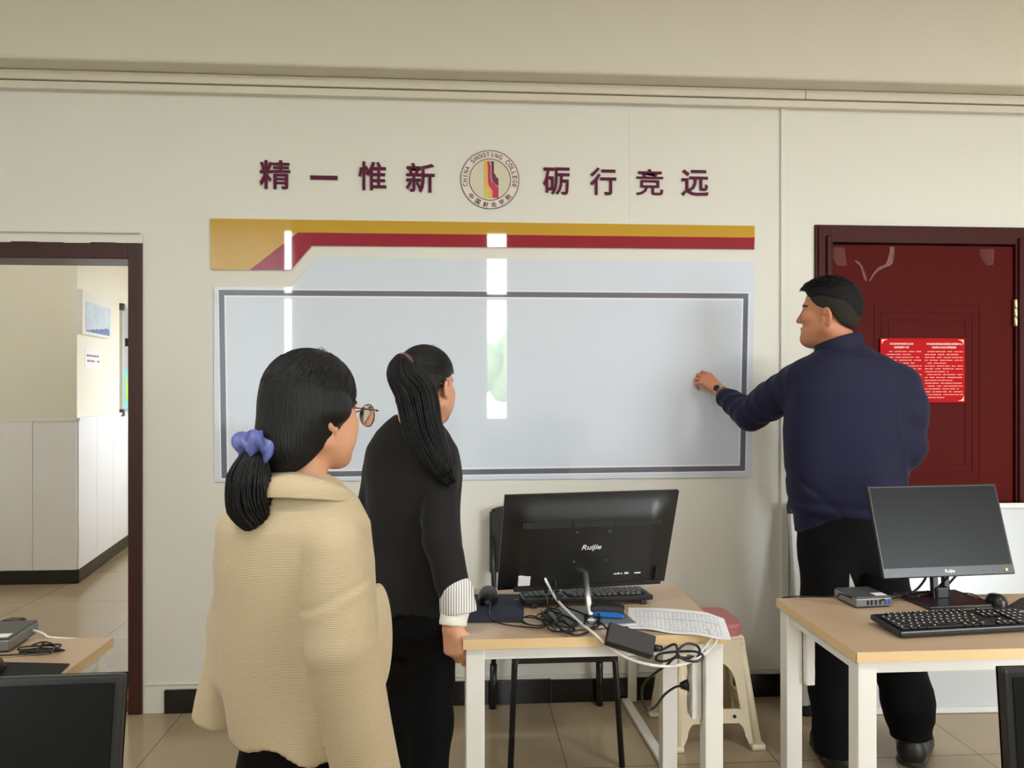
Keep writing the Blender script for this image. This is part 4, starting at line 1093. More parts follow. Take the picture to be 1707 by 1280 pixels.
MB().grid(rr, 48, 20).build('seat', M['stoolpink'], st)
MB().lathe([(0.007, 0), (0.007, 0.002), (0.003, 0.0025)], (0.075, -hw(0.13) - 0.0005, 0.125), 14, rotm(0, 90)).build('maker_dot', M['black'], st)

# a tree outdoors, mirrored in the writing board
tr = thing('tree', 'leafy tree outdoors, mirrored pale green in the writing board', 'tree', (2.0, -13.5, -0.5))
MB().tube([(0, 0, 0), (0.1, 0, 1.2), (0.0, 0.1, 2.4)], [0.16, 0.13, 0.1], 10).build('trunk', M['bark'], tr)
q = MB(); rnd = random.Random(2)
for k in range(16):
    c = Vector((rnd.uniform(-1.6, 1.6), rnd.uniform(-1, 1), rnd.uniform(1.4, 3.4))); r = rnd.uniform(0.5, 0.9)
    g = bmesh.ops.create_icosphere(q.bm, subdivisions=3, radius=r)['verts']
    for v in g: v.co = v.co * (1 + 0.12 * sin(9 * v.co.x + k) * cos(8 * v.co.z)) + c
q.build('crown', M['leaf'], tr)


# ================================================================== people: smooth implicit surfaces turned into meshes
def axis(lo, hi, step, fine=()):
    """grid lines from lo to hi, denser inside the (a, b, step) ranges"""
    out = [lo]
    while out[-1] < hi:
        x = out[-1]; s = step
        for a, b, f in fine:
            if a - 2 * s < x < b: s = min(s, f if a - f < x else max(f, step * 0.5))
        out.append(x + s)
    return np.array(out, dtype=np.float32)


class SDF:
    def __init__(s, xs, ys, zs):
        s.ax = (xs, ys, zs); s.D = np.full((len(xs), len(ys), len(zs)), 0.3, np.float32)

    def put(s, fn, lo, hi, k=0.0, mode='u', m=None):
        if m is None: m = max(0.03, 2.0 * k)
        sl = tuple(slice(max(0, int(np.searchsorted(a, lo[i] - m)) - 2), min(len(a), int(np.searchsorted(a, hi[i] + m)) + 3)) for i, a in enumerate(s.ax))
        if any(q.stop - q.start < 1 for q in sl): return s
        X = s.ax[0][sl[0]][:, None, None]; Y = s.ax[1][sl[1]][None, :, None]; Z = s.ax[2][sl[2]][None, None, :]
        d = fn(X, Y, Z); D = s.D[sl]; d = np.broadcast_to(d, D.shape)
        if mode == 'u':
            r = np.minimum(D, d)
            if k: h = np.maximum(k - np.abs(D - d), 0) / k; r = r - h * h * k * 0.25
        elif mode == 's':
            r = np.maximum(D, -d)
            if k: h = np.maximum(k - np.abs(D + d), 0) / k; r = r + h * h * k * 0.25
        s.D[sl] = r
        return s

    # -- primitives ------------------------------------------------
    def ball(s, c, r, R=None, F=None, k=0.0, mode='u'):
        c = Vector(c); r = tuple(r) if hasattr(r, '__len__') else (r, r, r)
        if F is not None:
            Rf, o, sc = F; c = Rf @ (c * sc) + o; r = tuple(v * sc for v in r); R = Rf @ (R if R is not None else Matrix.Identity(3))
        RT = (R if R is not None else Matrix.Identity(3)).transposed(); mr = max(r)
        def fn(X, Y, Z):
            x, y, z = X - c.x, Y - c.y, Z - c.z
            a = (RT[0][0] * x + RT[0][1] * y + RT[0][2] * z) / r[0]; b = (RT[1][0] * x + RT[1][1] * y + RT[1][2] * z) / r[1]; g = (RT[2][0] * x + RT[2][1] * y + RT[2][2] * z) / r[2]
            k0 = np.sqrt(a * a + b * b + g * g) + 1e-9; k1 = np.sqrt((a / r[0]) ** 2 + (b / r[1]) ** 2 + (g / r[2]) ** 2) + 1e-9
            return k0 * (k0 - 1) / k1
        return s.put(fn, (c.x - mr, c.y - mr, c.z - mr), (c.x + mr, c.y + mr, c.z + mr), k, mode)

    def cone(s, a, b, ra, rb, k=0.0, F=None, mode='u', cap=False, wr=None, groove=None, flat=None):
        a, b = Vector(a), Vector(b)
        if F is not None:
            Rf, o, sc = F; a = Rf @ (a * sc) + o; b = Rf @ (b * sc) + o; ra *= sc; rb *= sc
        ab = b - a; L2 = max(ab.length_squared, 1e-12); L = math.sqrt(L2); mr = max(ra, rb) * 1.3
        def fn(X, Y, Z):
            x, y, z = X - a.x, Y - a.y, Z - a.z
            tr_ = (x * ab.x + y * ab.y + z * ab.z) / L2; t = np.clip(tr_, 0, 1)
            dx, dy, dz = x - t * ab.x, y - t * ab.y, z - t * ab.z
            if flat:   # squash along a direction
                n_, f_ = flat; q = dx * n_[0] + dy * n_[1] + dz * n_[2]; g = q * (f_ - 1); dx, dy, dz = dx + g * n_[0], dy + g * n_[1], dz + g * n_[2]
            d = np.sqrt(dx * dx + dy * dy + dz * dz) - (ra + (rb - ra) * t)
            if wr:
                A, f, ph = wr; e = np.sin(tr_ * L * f + ph + 1.6 * np.sin(19 * x + ph) + 14 * z * 0.6 + 11 * y)
                d = d + A * (np.abs(e) * 1.5 - 0.9) * np.clip(4 * t * (1 - t) + 0.35, 0, 1)
            if groove:
                for p0, n0, ww, A in groove: d = d + A * np.exp(-(((X - p0[0]) * n0[0] + (Y - p0[1]) * n0[1] + (Z - p0[2]) * n0[2]) / ww) ** 2)
            if cap: d = np.maximum(d, (tr_ - 1) * L)
            return d
        lo = [min(a[i], b[i]) - mr for i in range(3)]; hi = [max(a[i], b[i]) + mr for i in range(3)]
        return s.put(fn, lo, hi, k, mode)

    def chain(s, P, R, k=0.0, F=None, **kw):
        for i in range(len(P) - 1):
            q = dict(kw)
            if i < len(P) - 2: q['cap'] = False
            if i > 0: q['groove'] = None
            s.cone(P[i], P[i + 1], R[i], R[i + 1], k, F, **q)
        return s

    def loft(s, st, o, yaw, n=2.3, k=0.0, disp=None, hem=None, mode='u'):
        """stack of rounded cross-sections: (z, cx, cy, half width, half depth) in a frame turned by yaw about o"""
        st = sorted(st); z_ = [q[0] for q in st]; cc, ss = cos(radians(yaw)), sin(radians(yaw)); mr = max(max(q[3], q[4]) for q in st) + 0.08
        def fn(X, Y, Z):
            f = lambda i: np.interp(Z, z_, [q[i] for q in st]).astype(np.float32)
            x = (X - o[0]) * cc - (Y - o[1]) * ss - f(1); y = (X - o[0]) * ss + (Y - o[1]) * cc - f(2); a, b = f(3), f(4)
            if disp is not None: dd = disp(x, y, Z)
            else: dd = 0
            q = (np.abs(x / a) ** n + np.abs(y / b) ** n) ** (1 / n)
            d = (q - 1) * np.minimum(a, b) + dd
            zb = z_[0] + (hem(np.arctan2(y, x)) if hem else 0)
            return np.maximum(np.maximum(d, zb - Z), Z - z_[-1])
        return s.put(fn, (o[0] - mr, o[1] - mr, z_[0]), (o[0] + mr, o[1] + mr, z_[-1]), k, mode)

    # -- surface nets ----------------------------------------------
    def mesh(s, name, base, m, parent, relax=1):
        D = s.D; xs, ys, zs = s.ax; S = D < 0
        c = [S[i:S.shape[0] - 1 + i, j:S.shape[1] - 1 + j, l:S.shape[2] - 1 + l] for i in (0, 1) for j in (0, 1) for l in (0, 1)]
        tot = sum(q.astype(np.int8) for q in c); I = np.argwhere((tot > 0) & (tot < 8)); i, j, l = I.T
        off = [(a, b, g) for a in (0, 1) for b in (0, 1) for g in (0, 1)]
        V = np.stack([D[i + a, j + b, l + g] for a, b, g in off], 1)
        P = np.stack([np.stack([xs[i + a], ys[j + b], zs[l + g]], 1) for a, b, g in off], 1)
        acc = np.zeros((len(I), 3)); cnt = np.zeros(len(I))
        for p in range(8):
            for q in range(p + 1, 8):
                if sum(abs(off[p][t] - off[q][t]) for t in range(3)) != 1: continue
                va, vb = V[:, p], V[:, q]; mk = (va < 0) != (vb < 0)
                t = np.where(mk, va / np.where(mk, va - vb, 1), 0)[:, None]
                acc += np.where(mk[:, None], P[:, p] + t * (P[:, q] - P[:, p]), 0); cnt += mk
        co = acc / cnt[:, None]
        idx = np.full(tuple(n - 1 for n in D.shape), -1, np.int64); idx[i, j, l] = np.arange(len(I))
        F = []
        for axn in range(3):
            a1, a2 = (axn + 1) % 3, (axn + 2) % 3
            lo = [slice(None)] * 3; hi = [slice(None)] * 3; lo[axn] = slice(0, -1); hi[axn] = slice(1, None)
            A_, B_ = S[tuple(lo)], S[tuple(hi)]; E = np.argwhere(A_ != B_)
            E = E[(E[:, a1] > 0) & (E[:, a2] > 0) & (E[:, a1] < D.shape[a1] - 1) & (E[:, a2] < D.shape[a2] - 1)]
            if not len(E): continue
            def at(d1, d2):
                Q = E.copy(); Q[:, a1] -= d1; Q[:, a2] -= d2; return idx[Q[:, 0], Q[:, 1], Q[:, 2]]
            q = np.stack([at(1, 1), at(0, 1), at(0, 0), at(1, 0)], 1)
            inside = A_[E[:, 0], E[:, 1], E[:, 2]]
            q[~inside] = q[~inside][:, ::-1]; F.append(q)
        F = np.concatenate(F); F = F[(F >= 0).all(1)]
        for _ in range(relax):           # one gentle smoothing pass
            su = np.zeros_like(co); n = np.zeros(len(co))
            for a in range(4):
                u, v = F[:, a], F[:, (a + 1) % 4]
                np.add.at(su, u, co[v]); np.add.at(n, u, 1); np.add.at(su, v, co[u]); np.add.at(n, v, 1)
            co = co * 0.5 + 0.5 * su / np.maximum(n, 1)[:, None]
        co = co - np.array(base[:])
        me = bpy.data.meshes.new(name)
        me.vertices.add(len(co)); me.vertices.foreach_set('co', co.astype(np.float32).ravel())
        me.loops.add(len(F) * 4); me.loops.foreach_set('vertex_index', F.astype(np.int32).ravel())
        me.polygons.add(len(F)); me.polygons.foreach_set('loop_start', np.arange(0, len(F) * 4, 4, dtype=np.int32))
        me.polygons.foreach_set('use_smooth', np.ones(len(F), bool))
        me.update(calc_edges=True); me.validate(); me.materials.append(M[m])
        o = bpy.data.objects.new(name, me); COL.objects.link(o); o.parent = parent
        return o


def head(s, F, man=False):
    b, c = s.ball, s.cone
    b((0, -0.012, 0.035), (0.076, 0.096, 0.082), F=F)
    b((0, 0.028, -0.045), (0.060, 0.060, 0.070), F=F, k=0.03)
    for x in (-1, 1):
        c((x * 0.056, -0.012, -0.058), (x * 0.022, 0.064, -0.096), 0.021 if not man else 0.026, 0.018 if not man else 0.022, F=F, k=0.03)
        b((x * 0.042, 0.056, -0.022), (0.022, 0.024, 0.02), F=F, k=0.025)
    b((0, 0.070 if man else 0.063, -0.098), (0.022, 0.018, 0.018), F=F, k=0.02)
    if not man:
        for x in (-1, 1): b((x * 0.040, 0.046, -0.052), (0.026, 0.030, 0.034), F=F, k=0.02)
    b((0, 0.070, 0.020), (0.050, 0.018, 0.012), F=F, k=0.02)
    for x in (-1, 1): b((x * 0.032, 0.094, -0.001), (0.018, 0.014, 0.012), F=F, k=0.012, mode='s')
    for x in (-1, 1): b((x * 0.032, 0.073, -0.001), (0.0135, 0.0125, 0.0125), F=F, k=0.004)
    c((0, 0.084, 0.010), (0, 0.106, -0.032), 0.008, 0.0105, F=F, k=0.014)
    for x in (-1, 1): b((x * 0.012, 0.094, -0.035), (0.0085, 0.010, 0.008), F=F, k=0.008)
    b((0, 0.087, -0.062), (0.024, 0.009, 0.007), F=F, k=0.006); b((0, 0.086, -0.073), (0.020, 0.009, 0.0075), F=F, k=0.006)
    b((0, 0.098, -0.0672), (0.022, 0.008, 0.0016), F=F, k=0.002, mode='s')
    for x in (-1, 1):       # ears: a flared, hollowed shell with a lobe
        ez_ = -0.012 if man else 0.0; es = 1.2 if man else 1.0
        R = Matrix.Rotation(x * radians(24), 3, 'Z') @ Matrix.Rotation(radians(-10), 3, 'X')
        b((x * 0.079, -0.014 + ez_ * 0.6, -0.010 + ez_), (0.0085, 0.0185 * es, 0.030 * es), R, F=F, k=0.006)
        b((x * 0.0885, -0.010 + ez_ * 0.6, -0.008 + ez_), (0.0085, 0.0115 * es, 0.0205 * es), R, F=F, k=0.003, mode='s')
        b((x * 0.0800, -0.010 + ez_ * 0.6, 0.002 + ez_), (0.004, 0.010, 0.004), R, F=F, k=0.004)
        b((x * 0.078, -0.001 + ez_ * 0.6, -0.016 + ez_), (0.005, 0.005, 0.008), R, F=F, k=0.004)
        b((x * 0.076, -0.004 + ez_ * 0.6, -0.036 + ez_), (0.006, 0.009, 0.009), F=F, k=0.006)


def face_materials(o, F, base, extra=()):
    """lips, brows and eyes take their own material, by where they lie on the head"""
    Rf, org, sc = F; me = o.data; n0 = len(me.materials)
    for m in ('lip', 'brow', 'eyewhite'): me.materials.append(M[m])
    n = len(me.polygons); c = np.empty(n * 3, np.float32); me.polygons.foreach_get('center', c); c = c.reshape(-1, 3) + np.array(base[:]) - np.array(org[:])
    L = (c @ np.array(Rf)) / sc; x, y, z = np.abs(L[:, 0]), L[:, 1], L[:, 2]; mi = np.zeros(n, np.int32)
    mi[(x < 0.020) & (np.abs(z + 0.0675) < 0.008) & (y > 0.082)] = n0
    mi[(x > 0.014) & (x < 0.054) & (np.abs(z - 0.0225 + 0.12 * np.maximum(x - 0.035, 0)) < 0.0036) & (y > 0.05)] = n0 + 1
    mi[(np.abs(x - 0.032) < 0.0115) & (np.abs(z) < 0.0042) & (y > 0.074)] = n0 + 2
    me.polygons.foreach_set('material_index', mi)


def hand(s, wrist, fdir, dorsal, side, sc=1.0, curl=(20, 30, 25), spread=4, thumb=((0.5, 0.75, -0.4), 25)):
    """side +1 left hand, -1 right.  frame: y towards the fingertips, z out of the back of the hand, x = y cross z"""
    y = Vector(fdir).normalized(); z = Vector(dorsal); z = (z - y * z.dot(y)).normalized(); x = y.cross(z)
    R = Matrix((x, y, z)).transposed(); F = (R, Vector(wrist), sc); t = side
    s.cone((0, -0.03, 0), (0, 0.012, 0), 0.024, 0.025, F=F, k=0.01, flat=None)
    for fx, r in ((0.026, 0.0155), (0.009, 0.016), (-0.009, 0.0155), (-0.025, 0.0140)):
        s.cone((t * fx * 0.62, 0.012, 0), (t * fx, 0.082 - abs(fx) * 0.15, 0), 0.016, r * 0.92, F=F, k=0.012)
    s.cone((t * 0.014, 0.012, -0.008), (t * 0.022, 0.05, -0.012), 0.016, 0.013, F=F, k=0.012)
    for i, (fx, fy, lens, r) in enumerate(((0.0285, 0.083, (0.040, 0.024, 0.020), 0.0085), (0.0095, 0.088, (0.044, 0.028, 0.021), 0.0088), (-0.0095, 0.085, (0.041, 0.026, 0.020), 0.0084), (-0.027, 0.077, (0.032, 0.020, 0.018), 0.0074))):
        cu = curl[i] if hasattr(curl[0], '__len__') else curl
        p = Vector((t * fx, fy, 0)); ang = 0.0; sp = radians(spread * (1.5 - i)) * t
        for j, l in enumerate(lens):
            ang += radians(cu[j])
            d = Vector((sin(sp) * cos(ang), cos(sp) * cos(ang), -sin(ang))); q = p + d * l
            s.cone(p, q, r * (1.06 - 0.08 * j), r * (0.98 - 0.09 * j), F=F, k=0.006 if j == 0 else 0.002)
            p = q
    d0, b2 = Vector(thumb[0]).normalized(), radians(thumb[1]); d0.x *= t
    p = Vector((t * 0.022, 0.022, -0.008)); q = p + d0 * 0.042; s.cone(p, q, 0.0145, 0.0108, F=F, k=0.008)
    d1 = Vector((d0.x - t * 0.25 * sin(b2), d0.y + 0.3 * sin(b2), d0.z - sin(b2))).normalized(); r_ = q + d1 * 0.030; s.cone(q, r_, 0.0105, 0.0092, F=F, k=0.004)
    d2 = Vector((d1.x - t * 0.3 * sin(b2), d1.y, d1.z - sin(b2))).normalized(); s.cone(r_, r_ + d2 * 0.024, 0.0092, 0.0075, F=F, k=0.003)


def tubes(paths, radii, name, m, parent, n=5):
    q = MB(); b = parent.location
    for p, r in zip(paths, radii): q.tube([Vector(v) - b for v in p], r, n)
    return q.build(name, M[m], parent)


def wob(f, a, ph):
    return lambda x, y, z: a * (np.sin(f * x + 0.7 * f * z + ph) * np.sin(0.8 * f * y - 0.5 * f * z + 2 * ph) + 0.5 * np.sin(1.9 * f * z + 1.3 * f * x + ph))


def gather_paths(F, roots, G, lift, rnd, c=(0, -0.016, 0.035), r=(0.088, 0.108, 0.094), n=9):
    """hair combed over the skull from each root direction to the gathering point G (head coordinates)"""
    Rf, o, sc = F; c = Vector(c); out = []
    g = Vector(G) - c; gd = Vector((g.x / r[0], g.y / r[1], g.z / r[2])); gl = gd.length; gd.normalize()
    for d in roots:
        d = Vector(d).normalized(); P = []
        for i in range(n):
            t = i / (n - 1); v = (d * (1 - t) + gd * t)
            if v.length < 1e-3: v = Vector((0, 0, 1))
            v.normalize(); k = (1 + lift) * (1 - t ** 3) + gl * t ** 3 if t > 0.5 else 1 + lift
            k = (1 + lift) + ((gl - 1 - lift) * max(0, (t - 0.6) / 0.4) ** 1.5)
            P.append(Rf @ ((c + Vector((v.x * r[0], v.y * r[1], v.z * r[2])) * k) * sc) + o)
        out.append(P)
    return out


def tail_paths(spine, rad, n, rnd, shells=(0.35, 1.0), flat=1.0):
    sp = smoothpath(spine, 6); out = []
    for k in range(n):
        a = rnd.uniform(0, 2 * pi); s0 = math.sqrt(rnd.uniform(shells[0], shells[1])); ph = rnd.uniform(-0.4, 0.4); P = []; cut = rnd.uniform(0.86, 1.0)
        for i, p in enumerate(sp):
            t = i / (len(sp) - 1)
            if t > cut: break
            tg = (sp[min(i + 1, len(sp) - 1)] - sp[max(i - 1, 0)]).normalized(); n1 = tg.cross(Vector((0.3, -1, 0.1))).normalized(); n2 = tg.cross(n1)
            R_ = np.interp(t, [q[0] for q in rad], [q[1] for q in rad]) * s0
            P.append(p + n1 * R_ * cos(a + ph * t) + n2 * R_ * flat * sin(a + ph * t))
        out.append(P)
    return out


def arch(F, a, rnd, rx, ry, rz, cz):
    """one loose hair lifting a few millimetres off the crown"""
    Rf, o, sc = F; P = []; e0 = rnd.uniform(0.2, 0.8); sp = rnd.uniform(0.5, 0.9)
    for i in range(9):
        u = i / 8; b_ = a + sp * (u - 0.5); e = e0 + 0.25 * u; k = 1.0 + rnd.uniform(0.05, 0.11) * sin(pi * min(u * 1.3, 1.0))
        d = Vector((sin(b_) * sin(e), cos(b_) * sin(e) * 0.6, cos(e)))
        P.append(Rf @ ((Vector((0, -0.015, cz)) + Vector((d.x * rx, d.y * ry, d.z * rz)) * k) * sc) + o)
    return smoothpath(P, 3)


# ------------------------------------------------------------------ woman in the beige coat
def woman_beige():
    base = Vector((-0.315, -1.90, 0))
    t = thing('person', 'person in beige ribbed coat and glasses, hair tied low with blue scrunchie', 'person', base)
    F = (rotm(41, -3, 0), Vector((-0.293, -1.878, 1.376)), 0.965); Rf, ho, sc = F
    rnd = random.Random(11)
    s = SDF(axis(-0.60, -0.05, 0.016, [(-0.42, -0.17, 0.0032), (-0.51, -0.40, 0.0028)]), axis(-2.14, -1.70, 0.016, [(-2.0, -1.75, 0.0032)]), axis(-0.005, 1.53, 0.018, [(1.20, 1.52, 0.0032), (0.64, 0.80, 0.0032)]))
    head(s, F)
    nb = Vector((-0.318, -1.895, 1.185))
    s.cone(Rf @ (Vector((0, -0.022, -0.06)) * sc) + ho, nb, 0.050, 0.050, k=0.02)
    s.chain([nb, (-0.31, -1.895, 1.0), (-0.305, -1.895, 0.78)], [0.05, 0.07, 0.065], k=0.03)
    for sx, hx in ((-1, -0.405), (1, -0.235)):
        s.chain([(-0.305 + sx * 0.045, -1.90 - sx * 0.015, 0.76), (-0.315 + sx * 0.065, -1.89 - sx * 0.015, 0.42), (-0.32 + sx * 0.075, -1.91 - sx * 0.015, 0.05)], [0.05, 0.045, 0.04], k=0.03)
        s.ball((-0.32 + sx * 0.08, -1.87 - sx * 0.015, 0.035), (0.04, 0.09, 0.035), k=0.02)
    s.chain([nb, (-0.40, -1.84, 1.10), (-0.445, -1.825, 0.96), (-0.452, -1.835, 0.81)], [0.05, 0.04, 0.034, 0.026], k=0.02)
    s.chain([nb, (-0.23, -1.98, 1.09), (-0.215, -2.03, 0.93), (-0.165, -2.03, 0.74)], [0.05, 0.04, 0.034, 0.026], k=0.02)
    hand(s, (-0.450, -1.832, 0.780), (0.22, -0.05, -1.0), (-0.5, -0.85, 0.0), 1, 0.90, (55, 75, 40))
    hand(s, (-0.160, -2.03, 0.735), (0.05, 0.1, -1), (0.8, -0.5, 0), -1, 0.92, (20, 30, 20))
    body = s.mesh('body', base, 'skinwoman', t); face_materials(body, F, base)
    # coat
    o2 = (-0.325, -1.895)
    st = [(1.252, 0.004, 0.0, 0.056, 0.056), (1.238, 0.002, -0.002, 0.084, 0.076), (1.205, 0, 0, 0.124, 0.094), (1.155, 0, 0, 0.150, 0.115), (1.08, 0.002, 0, 0.156, 0.122), (0.95, 0.012, 0, 0.144, 0.128), (0.85, 0.016, 0, 0.136, 0.132), (0.752, 0.020, 0, 0.124, 0.138)]
    c = SDF(axis(-0.60, -0.07, 0.0052), axis(-2.15, -1.66, 0.0052), axis(0.60, 1.30, 0.0052))
    fold = lambda x, y, z: (0.0075 * np.sin(27 * x + 3.0 * np.sin(3 * z)) * np.clip((1.12 - z) / 0.35, 0, 1) + 0.0012 * np.sin(16 * z + 18 * x)) * np.clip((1.2 - z) / 0.06, 0, 1)
    c.loft(st, o2, 13, 2.25, disp=fold, hem=lambda a: 0.010 * np.sin(3 * a + 0.8) + 0.006 * np.sin(7 * a))
    c.ball((-0.170, -1.82, 0.90), (0.030, 0.045, 0.115), k=0.02)
    c.chain([(-0.398, -1.848, 1.120), (-0.444, -1.825, 0.95), (-0.500, -1.815, 0.738)], [0.056, 0.058, 0.050], k=0.045, wr=(0.0012, 26, 1.0), cap=True)
    c.cone((-0.405, -1.865, 1.06), (-0.425, -1.868, 0.86), 0.060, 0.052, k=0.05)
    c.chain([(-0.235, -1.985, 1.115), (-0.213, -2.028, 0.95), (-0.156, -2.030, 0.665)], [0.060, 0.064, 0.060], k=0.006, wr=(0.0012, 24, 0.2), cap=True, groove=[((-0.212, -2.05, 1.052), (-0.42, 0, 0.9), 0.0065, 0.0035), ((-0.212, -2.05, 1.042), (-0.42, 0, 0.9), 0.010, -0.0022)])
    c.mesh('coat', base, 'beigecoat', t, 1)
    # folded collar
    cy = rotm(13); cc = Vector((-0.318, -1.903, 0))
    def col(u, v, off=0.0):
        a = radians(65 - 310 * u); e = abs(2 * u - 1) ** 5
        r0 = Vector((0.058 * cos(a), 0.058 * sin(a), 1.262 - 0.024 * (sin(a) + 1) - 0.006 * e)); w_ = 0.050 + 0.016 * e
        r1 = Vector(((0.058 + w_) * cos(a), (0.056 + w_ * 0.85) * sin(a) + 0.02 * e, 1.222 - 0.022 * (sin(a) + 1) - 0.016 * e))
        m_ = r0 * (1 - v) + r1 * v + Vector((cos(a), sin(a), 0.6)) * (0.010 * sin(pi * v) + off)
        if v < 0.12: m_.z -= 0.0
        return cy @ m_ + cc - base
    q = MB(); q.grid(lambda u, v: col(u, v, 0.004), 60, 8); q.grid(lambda u, v: col(1 - u, v, 0.0005), 60, 8)
    for j in (0, 1): q.tube([col(i / 60, j, 0.002) for i in range(61)], 0.0022, 6)
    for i in (0, 1): q.tube([col(i, j / 8, 0.002) for j in range(9)], 0.0022, 6)
    q.build('collar', M['beigecoat'], t)
    # trousers
    p = SDF(axis(-0.56, -0.06, 0.009), axis(-2.1, -1.68, 0.009), axis(0.02, 0.92, 0.009))
    p.ball((-0.305, -1.895, 0.78), (0.105, 0.105, 0.10), rotm(13))
    for sx in (-1, 1): p.chain([(-0.305 + sx * 0.050, -1.895 - sx * 0.012, 0.72), (-0.32 + sx * 0.085, -1.885 - sx * 0.02, 0.42), (-0.32 + sx * 0.085, -1.90 - sx * 0.02, 0.06)], [0.076, 0.075, 0.062], k=0.03, cap=True, wr=(0.003, 30, 0.4))
    p.mesh('trousers', base, 'blacktrousers', t)
    for sx in (-1, 1):
        q = SDF(axis(-0.5, -0.1, 0.006), axis(-2.05, -1.7, 0.006), axis(0.0, 0.13, 0.006)); x = -0.32 + sx * 0.085
        q.ball((x, -1.86 - sx * 0.02, 0.040), (0.046, 0.125, 0.045), rotm(10)); q.cone((x, -1.91 - sx * 0.02, 0.05), (x, -1.91 - sx * 0.02, 0.10), 0.045, 0.043, k=0.03)
        q.mesh('shoe', base, 'leather', t)
    # hair: cap combed back into a low tail
    h = SDF(axis(-0.45, -0.14, 0.0036), axis(-2.05, -1.70, 0.0036), axis(1.20, 1.53, 0.0036))
    h.ball((0, -0.012, 0.037), (0.087, 0.102, 0.092), F=F)
    h.ball((0, -0.040, -0.036), (0.078, 0.068, 0.076), F=F, k=0.05)
    for x in (-1, 1): h.ball((x * 0.080, -0.004, 0.004), (0.016, 0.034, 0.026), F=F, k=0.02)
    h.ball((0, -0.080, -0.078), (0.046, 0.034, 0.040), F=F, k=0.05)
    h.ball((0.004, -0.058, -0.092), (0.052, 0.040, 0.030), F=F, k=0.03)
    def cut(X, Y, Z):
        x, y, z = X - ho.x, Y - ho.y, Z - ho.z; RT = Rf.transposed()
        ly = RT[1][0] * x + RT[1][1] * y + RT[1][2] * z; lz = RT[2][0] * x + RT[2][1] * y + RT[2][2] * z; lx = RT[0][0] * x + RT[0][1] * y + RT[0][2] * z
        line = np.interp(lz, [-0.13, -0.10, -0.065, -0.035, -0.01, 0.03, 0.06, 0.10], [-0.070, -0.046, -0.006, 0.028, 0.044, 0.058, 0.070, 0.084]) * sc
        return (line - ly) * 0.8
    h.put(cut, (-0.45, -2.05, 1.20), (-0.14, -1.70, 1.53), 0.012, 's')
    h.mesh('hair', base, 'hair', t)
    G = (-0.012, -0.108, -0.066)
    roots = []
    for k in range(1000):
        a = rnd.uniform(-1.0, 1.0)
        if k % 3 == 2: roots.append((1.0 if a > -0.6 else -1.0, rnd.uniform(-0.7, 0.45), rnd.uniform(-0.75, 0.6))); continue
        if k % 2: z_ = rnd.uniform(-0.25, 1.0); roots.append((a * 1.0, 0.62 * (0.35 + 0.65 * max(z_, 0)) - 0.25 * abs(a), z_))
        else: roots.append((a, rnd.uniform(-0.8, 0.5), rnd.uniform(0.0, 1.0)))
    pt_ = gather_paths(F, roots, G, 0.002, rnd, (0, -0.012, 0.037), (0.087, 0.102, 0.092))
    tubes(pt_, [0.0013] * len(pt_), 'hair_strands', 'hair', t)
    fl = []
    for k in range(16):
        a = rnd.uniform(-0.5, 1.1); fl.append(arch(F, a, rnd, 0.088, 0.108, 0.092, 0.037))
    tubes(fl, [0.00035] * len(fl), 'flyaway_hair', 'hair', t, 4)
    gp = Rf @ (Vector(G) * sc) + ho
    spine = [gp, gp + Vector((-0.008, -0.018, -0.022)), Vector((-0.388, -1.985, 1.255)), Vector((-0.387, -1.985, 1.205)), Vector((-0.366, -1.98, 1.168))]
    tp = tail_paths(spine, [(0, 0.016), (0.2, 0.020), (0.5, 0.041), (0.75, 0.042), (0.92, 0.030), (1, 0.016)], 620, rnd, (0.1, 1.0), 0.85)
    tubes(tp, [0.0018] * len(tp), 'ponytail', 'hair', t)
    sg = gp + Vector((-0.004, -0.006, -0.010)); ax = Vector((-0.25, -0.45, -0.85)).normalized(); e1 = ax.cross(Vector((0, 0, 1))).normalized(); e2 = ax.cross(e1)
    def sf(u, v):
        a, b_ = 2 * pi * u, 2 * pi * v
        r = 0.0185 * (1 + 0.30 * sin(6 * a + 0.6) + 0.14 * sin(13 * a + 2 * b_)) + 0.0030 * sin(3 * b_ + 5 * a)
        R_ = 0.024 + 0.002 * sin(5 * a)
        return sg + (e1 * cos(a) + e2 * sin(a)) * (R_ + r * cos(b_)) + ax * (r * sin(b_) * 1.15) - base
    MB().grid(sf, 96, 28).build('scrunchie', M['bluesatin'], t)
    # spectacles
    def hp_(x, y, z): return Rf @ (Vector((x, y + (0.011 if y > 0.09 else 0), z)) * sc) + ho - base
    g = MB()
    for x in (-1, 1):
        g.tube([hp_(x * 0.034 + 0.027 * cos(a), 0.112 - 0.004 * abs(cos(a)) - x * 0.004 * cos(a), -0.006 + 0.024 * sin(a)) for a in [2 * pi * i / 24 for i in range(25)]], 0.0013, 6)
        g.tube(smoothpath([hp_(x * 0.061, 0.108, 0.004), hp_(x * 0.072, 0.100, 0.006), hp_(x * 0.081, 0.03, 0.010), hp_(x * 0.083, -0.015, 0.012), hp_(x * 0.080, -0.03, -0.004)], 5), 0.0014, 6)
    g.tube(smoothpath([hp_(-0.008, 0.112, 0.0), hp_(0, 0.116, 0.003), hp_(0.008, 0.112, 0.0)], 5), 0.0013, 6)
    gl = g.build('glasses', M['glassesframe'], t)
